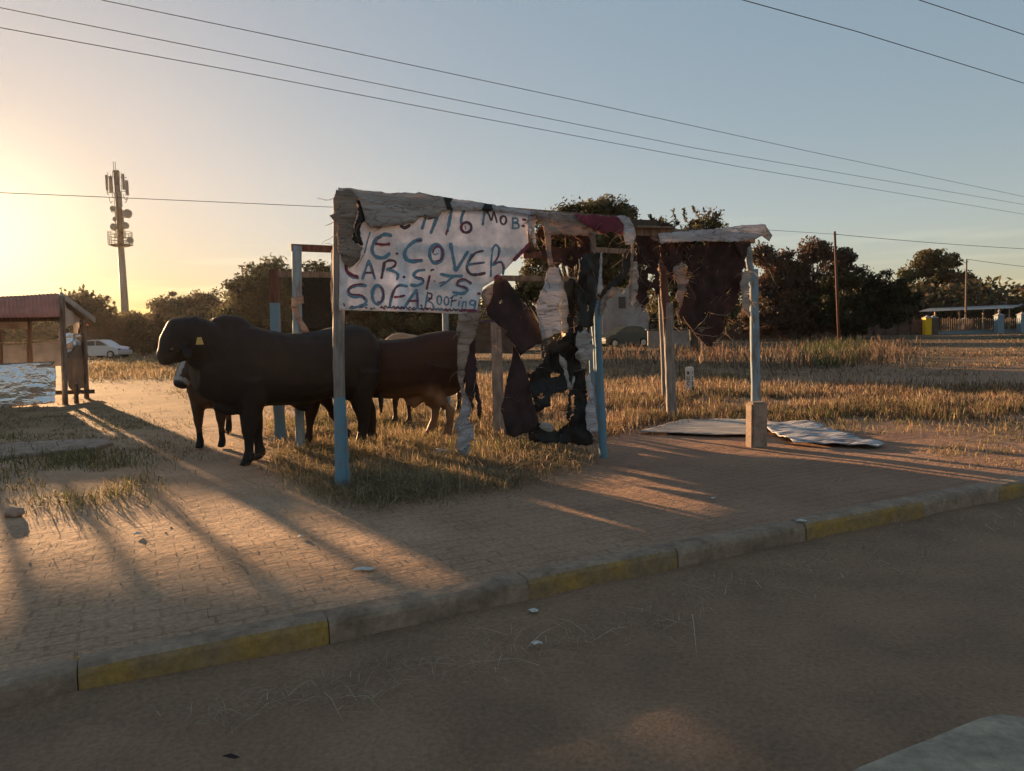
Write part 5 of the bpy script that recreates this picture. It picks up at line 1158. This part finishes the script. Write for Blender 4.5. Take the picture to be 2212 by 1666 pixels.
tree('acacia_tree', 'dark umbrella shaped acacia tree in front of the boundary wall', 57, 1845, [(1850, 612, 66, 24), (1910, 622, 50, 22), (1830, 650, 70, 38), (1900, 655, 50, 30), (1850, 690, 50, 30), (1940, 640, 40, 24), (1925, 680, 40, 26)], 34000, .125, [(.03, .035, .015), (.04, .04, .018)], 110, clumps=260, cr=.70, spiky=.12)
tree('leafy_tree', 'open crowned tree with drooping leaf tufts beyond the carport', 92, 2020, [(2010, 560, 40, 26), (1985, 590, 36, 24), (2050, 560, 30, 26), (2060, 600, 34, 24), (1955, 600, 20, 16), (2010, 640, 60, 34), (1960, 665, 34, 26), (2030, 672, 60, 24)], 18000, .25, TG+TB[:1], 111, clumps=150, cr=1.0, trunk=.2)
tree('leafy_tree', 'low dark tree between the thin pole and the brown roof', 90, 2105, [(2090, 620, 34, 24), (2125, 625, 24, 18), (2100, 655, 50, 26), (2040, 665, 40, 20)], 13000, .22, TR+TB, 112, clumps=110, cr=1.05)
tree('leafy_tree', 'small leafy treetop above the brown roof at the right edge', 104, 2205, [(2200, 632, 24, 12), (2225, 640, 20, 14)], 4000, .13, TB, 113, clumps=40, cr=.7)
tree('leafy_tree', 'small drooping tree seen between the banner and the white ragged sheet', 34, 1175, [(1150, 620, 46, 26), (1190, 630, 30, 24), (1130, 640, 30, 18)], 7000, .075, TG, 114, clumps=90, cr=.35, forks=6)

# ------------------------------------------------------------------ buildings, walls, mast, poles
def boxpx(mb, x0, y0, x1, y1, Y, depth, mi=0, base=None):
    a, b_ = AT(x0, y1, Y), AT(x1, y0, Y); z0 = a.z if base is None else base
    mb.box(((a.x+b_.x)/2, Y+depth/2, (z0+b_.z)/2), b_.x-a.x, depth, b_.z-z0, mi=mi)
m_plaster = M('pale_plaster', (.36, .33, .31), (.24, .20, .18), scale=1.2, rough=.9)
m_bwall = M('brown_block_wall', (.15, .10, .08), (.09, .06, .05), scale=2.5, rough=.95, bump=.3, bscale=4)
m_dkroof = M('dark_brown_roof', (.17, .08, .06), (.12, .06, .045), scale=2, rough=.8)
m_tile = M('sunlit_tile_roof', (.42, .30, .20), (.30, .20, .13), scale=2, rough=.85, bump=.6, bscale=6, stretch=(1, 6, 1))
m_glass = M('window_glass', (.05, .06, .07), rough=.15, spec=.6)
m_yellow = M('yellow_paint', (.90, .50, .01), (.80, .44, .01), rough=.7)
m_purple = M('purple_roof_paint', (.10, .06, .16), (.07, .05, .10), rough=.7)
def house(name, label, x0, x1, yeave, yridge, Y, depth, wallm, roofm, wins, cat='house', gable_side=True):
    base = AT((x0+x1)/2, 700, Y); h_ = empty(name, (base.x, Y, 0), label, cat)
    a = AT(x0, yeave, Y); b_ = AT(x1, yeave, Y); rz = AT((x0+x1)/2, yridge, Y).z; ez = (a.z+b_.z)/2
    mb = MB(); mb.box(((a.x+b_.x)/2, Y+depth/2, ez/2-.1), b_.x-a.x, depth, ez+.2)
    if gable_side:   # ridge runs away from the viewer
        c = (a.x+b_.x)/2; mb.add([(a.x, Y, ez), (b_.x, Y, ez), (c, Y, rz-.06), (a.x, Y+depth, ez), (b_.x, Y+depth, ez), (c, Y+depth, rz-.06)], [(0, 1, 2), (5, 4, 3)])
    mb.build('wall', wallm, h_)
    o = .35; mb = MB()
    def slab(p):
        n = (Vector(p[1])-Vector(p[0])).cross(Vector(p[3])-Vector(p[0])).normalized()*.08; mb.add([Vector(q) for q in p]+[Vector(q)+n for q in p], [(0, 1, 2, 3), (7, 6, 5, 4), (0, 4, 5, 1), (1, 5, 6, 2), (2, 6, 7, 3), (3, 7, 4, 0)])
    if gable_side:
        s = (rz-ez)/((b_.x-a.x)/2)*o
        slab([(a.x-o, Y-o, ez-s), (c, Y-o, rz), (c, Y+depth+o, rz), (a.x-o, Y+depth+o, ez-s)]); slab([(c, Y-o, rz+.003), (b_.x+o, Y-o, ez-s), (b_.x+o, Y+depth+o, ez-s), (c, Y+depth+o, rz+.003)])
    else:
        slab([(a.x-o, Y-o, ez-.1), (b_.x+o, Y-o, ez-.1), (b_.x+o, Y+depth/2, rz), (a.x-o, Y+depth/2, rz)]); slab([(a.x-o, Y+depth/2, rz+.003), (b_.x+o, Y+depth/2, rz+.003), (b_.x+o, Y+depth+o, ez-.1), (a.x-o, Y+depth+o, ez-.1)])
    mb.build('roof', roofm, h_)
    for (wx0, wy0, wx1, wy1) in wins:
        p, q = AT(wx0, wy1, Y), AT(wx1, wy0, Y); cx, cz, ww, wh = (p.x+q.x)/2, (p.z+q.z)/2, q.x-p.x, q.z-p.z
        mb = MB(); t = .07
        for dx, dz, sx, sz in ((0, wh/2, ww+t, t), (0, -wh/2, ww+t, t), (-ww/2, 0, t, wh-t-.004), (ww/2, 0, t, wh-t-.004)): mb.box((cx+dx, Y-.02, cz+dz), sx, .06, sz)
        f = mb.build('window', m_plaster, h_); mb = MB(); mb.box((cx, Y-.01, cz), ww-t, .02, wh-t); pn = mb.build('pane', m_glass, h_); pn.parent = f; pn.matrix_parent_inverse = Matrix()
        pn.matrix_parent_inverse = Matrix.Translation(-h_.location); f_m = f
        pn.parent = f_m; pn.matrix_parent_inverse = (Matrix.Translation(h_.location)@f.matrix_parent_inverse).inverted() if False else Matrix()
    return h_
house('gabled_house', 'pale gabled house with sunlit tiled roof behind the middle pole', 1300, 1400, 625, 566, 52, 9, m_plaster, m_tile, [(1335, 640, 1352, 668)])
house('outbuilding', 'small orange lit gabled outbuilding seen left of the middle pole', 1225, 1292, 640, 580, 55, 7, m_tile, m_tile, [(1250, 650, 1262, 668)])
house('brown_roofed_house', 'long low house with dark brown roof at the right edge', 2105, 2300, 668, 640, 85, 9, m_bwall, m_dkroof, [(2150, 672, 2162, 684)], gable_side=False)
# carport
cp = empty('carport', (AT(2090, 700, 74).x, 74, 0), 'long open carport with pale sheet roof behind the gate pillars', 'carport')
mb = MB(); p = [AT(1985, 674, 74), AT(2188, 666, 74), AT(2215, 658, 80), AT(2008, 667, 80)]; mb.add(p+[q+Vector((0, 0, .06)) for q in p], [(3, 2, 1, 0), (4, 5, 6, 7), (0, 1, 5, 4), (1, 2, 6, 5), (2, 3, 7, 6), (3, 0, 4, 7)]); mb.build('roof', m_zinc, cp)
for x in (2020, 2072, 2124, 2180, 2150):
    q = AT(x, 674-(x-1985)*.04, 74.5); mb = MB(); mb.box((q.x, 74.5, q.z/2), .12, .12, q.z); mb.build('post', m_tile, cp)
# boundary wall, pillars, fence
mb = MB()
boxpx(mb, 1855, 690, 1999, 730, 68, .2, base=-.1)
for i in range(6): mb.box((AT(1865+i*26, 700, 68).x, 67.97, AT(1865, 690, 68).z/2), .3, .3, AT(1865, 690, 68).z+.1)
tag(mb.build('boundary_wall', m_bwall), 'low brown block wall running up to the yellow pillar', 'wall')
mb = MB(); boxpx(mb, 1500, 700, 1850, 740, 67, .2, base=-.1)
tag(mb.build('boundary_wall', m_bwall), 'dark block wall behind the reddish brown trees right of the shelter', 'wall')
def pillar(name, label, x0, x1, ytop, Y, mt, cap=True, ball=False):
    a, b_ = AT(x0, ytop, Y), AT(x1, ytop, Y); w = b_.x-a.x; c = (a.x+b_.x)/2; r = empty(name, (c, Y, 0), label, 'pillar')
    mb = MB(); mb.box((c, Y+w/2, a.z/2-.05), w, w, a.z+.1, bev=.01); mb.build('shaft', mt, r)
    mb = MB(); ww = w*.65; mb.add([(c-ww, Y+w/2-ww, a.z), (c+ww, Y+w/2-ww, a.z), (c+ww, Y+w/2+ww, a.z), (c-ww, Y+w/2+ww, a.z), (c, Y+w/2, a.z+w*.45)], [(3, 2, 1, 0), (0, 1, 4), (1, 2, 4), (2, 3, 4), (3, 0, 4)])
    if ball: mb.tube([(c, Y+w/2, a.z+w*.35), (c, Y+w/2, a.z+w*.7), (c, Y+w/2, a.z+w*1.0)], [.05, .12, .03], 8)
    mb.build('cap', m_plaster, r)
pillar('gate_pillar', 'bright yellow faced gate pillar with a white pyramid cap', 2000, 2013, 687, 66, m_yellow)
pillar('gate_pillar', 'grey brown gate pillar standing right beside the yellow one', 2013.5, 2026, 687, 66.4, m_bwall)
pillar('gate_pillar', 'blue white gate pillar topped with a pointed finial', 2156, 2170, 682, 66, m_bluegrey, ball=True)
pillar('gate_pillar', 'blue grey gate pillar cut off by the right edge', 2206, 2220, 680, 66, m_bluegrey)
pillar('gate_pillar', 'dull block pillar in front of the carport with a pale cap', 2082, 2092, 690, 68, m_bwall)
fn = empty('picket_fence', (AT(2090, 700, 67).x, 67, 0), 'low fence of thin pickets between the gate pillars', 'fence')
mb = MB(); rg = random.Random(3)
x = 2028
while x < 2205:
    q = AT(x, 690+rg.uniform(-2, 2), 67); mb.box((q.x, 67, q.z/2+.15), .05, .03, q.z-.1); x += 4
mb.build('pickets', m_wood, fn)
mb = MB(); boxpx(mb, 2028, 710, 2205, 725, 67.1, .12, base=-.05); mb.build('base_wall', m_bluegrey, fn)
# pieces seen through the shelter
mb = MB(); boxpx(mb, 1400, 712, 1520, 742, 44, .2, base=-.1); boxpx(mb, 1396, 709, 1525, 711.5, 43.9, .4, base=None)
tag(mb.build('low_wall', m_plaster), 'low whitish wall crossing behind the leaning posts', 'wall')
sh_ = empty('blue_shack', (AT(1075, 700, 46).x, 46, 0), 'low shack with purple roof edge behind the grey square post', 'shack')
mb = MB(); boxpx(mb, 1020, 700, 1130, 745, 46, 3, base=-.1); mb.build('wall', m_bwall, sh_); mb = MB(); boxpx(mb, 1010, 690, 1140, 697, 45.6, 4); mb.build('roof', m_purple, sh_)
# utility poles and wires
def upole(label, Y, xb, xt, yt, r, name='utility_pole'):
    a = AT(xb, 700, Y); a.z = -.2; b_ = AT(xt, yt, Y); mb = MB(); mb.tube([a, a.lerp(b_, .5), b_], [r, r*.9, r*.8], 8, wob=.05)
    o = empty(name, (a.x, Y, 0), label, 'utility pole'); mb.build('shaft', m_redwood if Y < 60 else m_wood, o, smooth=True)
    mb = MB(); mb.tube([b_+Vector((.0, -.05, -.25)), b_+Vector((.14, -.08, -.2))], .04, 6); mb.build('insulator', m_zinc, o); return b_
u1 = upole('dark wooden utility pole in front of the reddish trees', 51, 1813, 1803, 500, .10)
u2 = upole('thin sunlit wooden pole by the carport carrying one wire', 72, 2086, 2088, 560, .09)
m_wire = M('black_cable', (.02, .02, .022), rough=.6)
def wire(label, pts, z, r):
    P = []
    for (x0, y0), (x1, y1) in zip(pts[:-1], pts[1:]):
        for k in range(6): t = k/6; x, y = x0+(x1-x0)*t, y0+(y1-y0)*t; P.append((x, y))
    P.append(pts[-1]); W3 = [G(x, y, z) for x, y in P]; mb = MB(); mb.tube(W3, r, 5)
    tag(mb.build('power_line', m_wire, smooth=True), label, 'power line', 'overhead wires')
wire('highest of the three long wires crossing the sky', [(150, -14), (218, 0), (730, 107), (1300, 229), (1756, 329), (2212, 425), (2300, 442)], 9.6, .011)
wire('middle one of the three long wires crossing the sky', [(-60, 4), (0, 17), (500, 117), (1000, 219), (1500, 320), (2212, 442), (2300, 457)], 9.2, .011)
wire('lowest of the three long wires crossing the sky', [(-60, 48), (0, 60), (500, 152), (1000, 248), (1600, 361), (2212, 463), (2300, 478)], 8.8, .011)
wire('wire cutting the top right, left one of two', [(1560, -12), (1604, 0), (1850, 68), (2212, 180), (2300, 208)], 7.5, .009)
wire('short wire in the extreme top right corner', [(1940, -18), (1985, 0), (2212, 75), (2300, 104)], 8.0, .009)
def wire3(label, A_, B_, sag, r=.02):
    mb = MB(); k = 20; mb.tube([A_.lerp(B_, i/k)+Vector((0, 0, -sag*4*(i/k)*(1-i/k))) for i in range(k+1)], r, 5); tag(mb.build('power_line', m_wire, smooth=True), label, 'power line', 'overhead wires')
wire3('low thin wire passing the mast and running behind the shelter to the dark pole', AT(-60, 414, 27), u1+Vector((.1, 0, -.2)), -.12, .013)
wire3('low thin wire leaving the dark pole towards the right edge', u1+Vector((.1, 0, -.2)), AT(2260, 540, 60), .1, .018)
wire3('thin wire leaving the sunlit pole towards the right edge', u2+Vector((0, 0, .0)), AT(2260, 581, 75), .05, .022)

# cell mast
MY = 112; m_mast = M('mast_steel', (.10, .07, .06), (.07, .05, .045), rough=.6); m_ant = M('antenna_grey', (.22, .21, .19), (.16, .155, .14), rough=.6); m_mlow = M('mast_grey', (.19, .185, .165), (.14, .14, .125), rough=.6)
ZT = lambda x, y: ((380+x*.2703)/1.8445, (600+y*.2703)/1.8445)
def am(x, y, dy=0): return AT(*ZT(x, y), MY+dy)
mt_ = empty('cell_mast', (AT(270, 700, MY).x, MY, 0), 'tall tapering telecom mast carrying panel antennas and dishes', 'mast')
mb = MB(); b0 = AT(272, 700, MY); b0.z = 0; tp = am(305, 325); cA = am(375, 1410)
mb.tube([b0, cA], [.62, .45], 16); mb.build('lower_shaft', m_mlow, mt_, smooth=True)
mb = MB(); mb.tube([cA, am(350, 900), tp], [.45, .40, .36], 14); mb.tube([tp, tp+Vector((0, 0, .3))], [.42, .42], 10); mb.build('upper_shaft', m_mast, mt_, smooth=True)
for (x, y0, y1, w, dy) in [(172, 360, 590, .34, -.4), (235, 380, 620, .55, .5), (418, 345, 580, .34, -.3), (475, 440, 665, .36, -.6), (370, 605, 835, .52, -.7)]:
    a, b_ = am(x, y1, dy), am(x-(y1-y0)*.04, y0, dy); mb = MB(); mb.beam(a, b_, .22, w if False else .2, bev=.02)
    mb = MB(); c = (a+b_)/2; mb.box(c, w, .18, (b_-a).length, Vector((1, 0, 0)), (b_-a), bev=.03); mb.build('panel_antenna', m_ant, mt_)
for (x, y, r, dy) in [(473, 932, .78, -.8), (443, 1105, .60, -.5), (515, 1324, .56, -.7), (270, 1125, .60, -.4), (262, 858, .50, -.3), (297, 1015, .45, .6)]:
    c = am(x, y, dy); mb = MB(); n_ = Vector((random.uniform(-.3, .3), -1, 0)); mb.disc(c, n_, r*.82, .35, 22); 
    mb.build('dish', m_ant, mt_); mb = MB(); ax = am(350+(y-900)*.05, y+40); mb.tube([c+Vector((0, .2, -.1)), ax], .05, 5); mb.tube([c+Vector((0, .2, -.4)), ax+Vector((0, 0, -.4))], .04, 5); mb.build('bracket', m_mast, mt_)
mb = MB(); 
for x0, y0, x1, y1 in [(272, 290, 262, 165), (300, 280, 293, 168), (186, 620, 183, 320), (225, 620, 224, 352), (255, 380, 254, 305), (357, 520, 355, 312), (383, 600, 381, 325), (448, 670, 440, 430), (280, 330, 330, 330), (190, 385, 300, 395), (190, 620, 300, 630), (350, 395, 470, 400), (350, 610, 450, 600), (370, 520, 490, 530), (285, 900, 280, 620), (395, 870, 420, 1300), (408, 870, 433, 1300), (300, 1300, 290, 900), (313, 1300, 300, 900)]:
    mb.tube([am(x0, y0, -.2), am(x1, y1, -.2)], .045, 5)
for i in range(22): y = 880+i*19; mb.tube([am(395+(y-870)*.058, y, -.2), am(408+(y-870)*.058, y, -.2)], .03, 4)
for x0, y0, x1, y1, sg in [(410, 640, 470, 690, 60), (430, 760, 480, 690, 30), (205, 690, 250, 740, 60), (170, 600, 200, 640, 30), (250, 640, 270, 700, 20), (265, 1160, 320, 1180, 12), (490, 1385, 525, 1350, 15), (225, 890, 270, 915, 12)]:
    mb.tube([am(x0+(x1-x0)*k/8, y0+(y1-y0)*k/8+sg*4*(k/8)*(1-k/8), -.3) for k in range(9)], .035, 4)
mb.build('frames_and_cables', m_mast, mt_)
pc = am(373, 1400); mb = MB(); pr = 1.65
mb.tube([pc+Vector((0, 0, -.15)), pc+Vector((0, 0, .05))], [pr*.7, pr], 20); mb.build('platform', m_mast, mt_, smooth=False)
mb = MB()
for hgt_ in (.5, .95, 1.4, 1.95): mb.tube([pc+Vector((math.cos(2*PI*i/24)*pr, math.sin(2*PI*i/24)*pr, hgt_)) for i in range(25)], .04, 5, cap=False)
for i in range(10): a = 2*PI*i/10; mb.tube([pc+Vector((math.cos(a)*pr, math.sin(a)*pr, 0)), pc+Vector((math.cos(a)*pr, math.sin(a)*pr, 1.95))], .045, 5)
mb.build('railing', m_mast, mt_)

# ------------------------------------------------------------------ cars
m_silver = M('silver_paint', (.50, .53, .60), (.46, .49, .56), rough=.3, metal=.5, spec=.5); m_tyre = M('tyre', (.02, .02, .02), rough=.8); m_rim = M('rim', (.45, .45, .45), rough=.3, metal=.8)
m_dkcar = M('dark_green_paint', (.03, .045, .045), rough=.3, spec=.5)
m_red = M('tail_lamp', (.35, .02, .02), rough=.3)
def car(name, label, P, ang_, L, paint, H=1.48):
    r = empty(name, (P.x, P.y, 0), label, 'car'); e = Vector((math.cos(ang_), math.sin(ang_), 0)); y = Vector((-e.y, e.x, 0)); k = L/4.0
    prof = [(-2.0, .35), (-2.0, .75), (-1.93, .98), (-1.75, 1.05), (-1.2, 1.0), (1.0, .96), (1.55, .88), (1.9, .72), (2.0, .5), (1.98, .32), (1.6, .25), (-1.7, .25)]
    def T(s, yy, z): return P+e*s*k+y*yy+Vector((0, 0, z*H/1.48))
    mb = MB(); ws = [(-.83, 0), (-.86, .0), (.86, 0), (.83, 0)]
    mb.loft([[T(s*(.985 if abs(yy) > .84 else 1), yy, z) for s, z in prof] for yy, _ in [(-.86, 0), (-.80, 0), (.80, 0), (.86, 0)]])
    roof = [(-1.78, 1.0), (-1.55, 1.30), (-1.25, 1.44), (-.6, 1.49), (.0, 1.46), (.35, 1.34), (1.05, .96)]
    mb.loft([[T(s, yy, z) for s, z in [(a, b_) for a, b_ in roof]] for yy in (-.62, .62)])
    mb.build('body', paint, r, smooth=False)
    for sgn in (-1, 1):
        for poly in ([(-1.45, 1.03), (-1.35, 1.27), (-.95, 1.38), (-.42, 1.40), (-.42, 1.02)], [(-.34, 1.02), (-.34, 1.40), (.02, 1.38), (.30, 1.27), (.80, 1.0)]):
            mb = MB(); q = [T(s, sgn*.63, z) for s, z in poly]; q2 = [p+y*sgn*.02 for p in q]; n_ = len(q); mb.add(q+q2, [tuple(range(n_)), tuple(range(n_, 2*n_))]+[(i, (i+1) % n_, n_+(i+1) % n_, n_+i) for i in range(n_)]); mb.build('window', m_glass, r)
    for s in (-1.28, 1.25):
        for sgn in (-1, 1):
            c = T(s, sgn*.80, 0)+Vector((0, 0, .31)); mb = MB(); mb.disc(c, y, .31, .2, 24); w_ = mb.build('wheel', m_tyre, r, smooth=False)
            mb = MB(); mb.disc(c+y*sgn*.1, y, .19, .03, 14); rm = mb.build('rim', m_rim, r); rm.parent = w_; rm.matrix_parent_inverse = Matrix(); rm.matrix_parent_inverse = Matrix.Translation(Vector((0, 0, 0)))
    for sgn in (-1, 1):
        mb = MB(); mb.box(T(-1.99, sgn*.68, .85), .06, .25, .22, e); mb.build('tail_lamp', m_red, r)
        mb = MB(); mb.box(T(1.86, sgn*.66, .70), .18, .25, .12, e); mb.build('headlight', m_glass, r)
    return r
car('parked_car', 'silver hatchback parked at the field edge beside the stall', AT(228, 772, 58).xy.to_3d(), R(-8), 3.5, m_silver)
car('parked_car', 'dark green car parked beyond the shelter right of the middle pole', AT(1345, 740, 50).xy.to_3d(), R(200), 3.4, m_dkcar, 1.4)

# ------------------------------------------------------------------ evening haze
mh = bpy.data.materials.new('haze'); mh.use_nodes = True; nt = mh.node_tree
for x in list(nt.nodes):
    if x.type == 'BSDF_PRINCIPLED': nt.nodes.remove(x)
pv = nt.nodes.new('ShaderNodeVolumePrincipled'); pv.inputs['Density'].default_value = 0.00009; pv.inputs['Anisotropy'].default_value = 0.6; pv.inputs['Color'].default_value = (1, .95, .88, 1)
nt.links.new(pv.outputs[0], nt.nodes['Material Output'].inputs['Volume'])
mb = MB(); mb.box((0, 45, 15), 240, 210, 34)
tag(mb.build('haze', mh), kind='stuff')

# far belt of scrub closing the horizon behind the trees
g = np.random.default_rng(77); n = 60000
th = g.uniform(-.80, .78, n); rr_ = g.uniform(95, 125, n); X = np.sin(th)*rr_; Yv = np.cos(th)*rr_
hmax = 1.6+4.2*vnoise(X+300, Yv*0+10, .055, 5)+2.2*vnoise(X+300, Yv*0+20, .3, 6)
Z = hmax*g.random(n)**.8
P = np.stack([X, Yv, Z], 1); a = g.normal(0, 1, (n, 3)); a /= np.linalg.norm(a, axis=1, keepdims=True); bb = np.cross(a, g.normal(0, 1, (n, 3))); bb /= np.linalg.norm(bb, axis=1, keepdims=True)
s1 = .42*g.uniform(.5, 1.3, (n, 1)); V = np.stack([P-a*s1, P+bb*s1*.5, P+a*s1, P-bb*s1*.5], 1)
cl = np.array(TB+TG[:2])[g.integers(0, 6, n)]*g.uniform(.7, 1.2, (n, 1))
tag(fastmesh('distant_scrub', V.reshape(-1, 3), np.arange(n)[:, None]*4+np.array([[0, 1, 2, 3]]), [], np.repeat(cl, 4, 0), m_leaf), 'distant belt of scrub and trees along the horizon', 'scrub', kind='stuff')
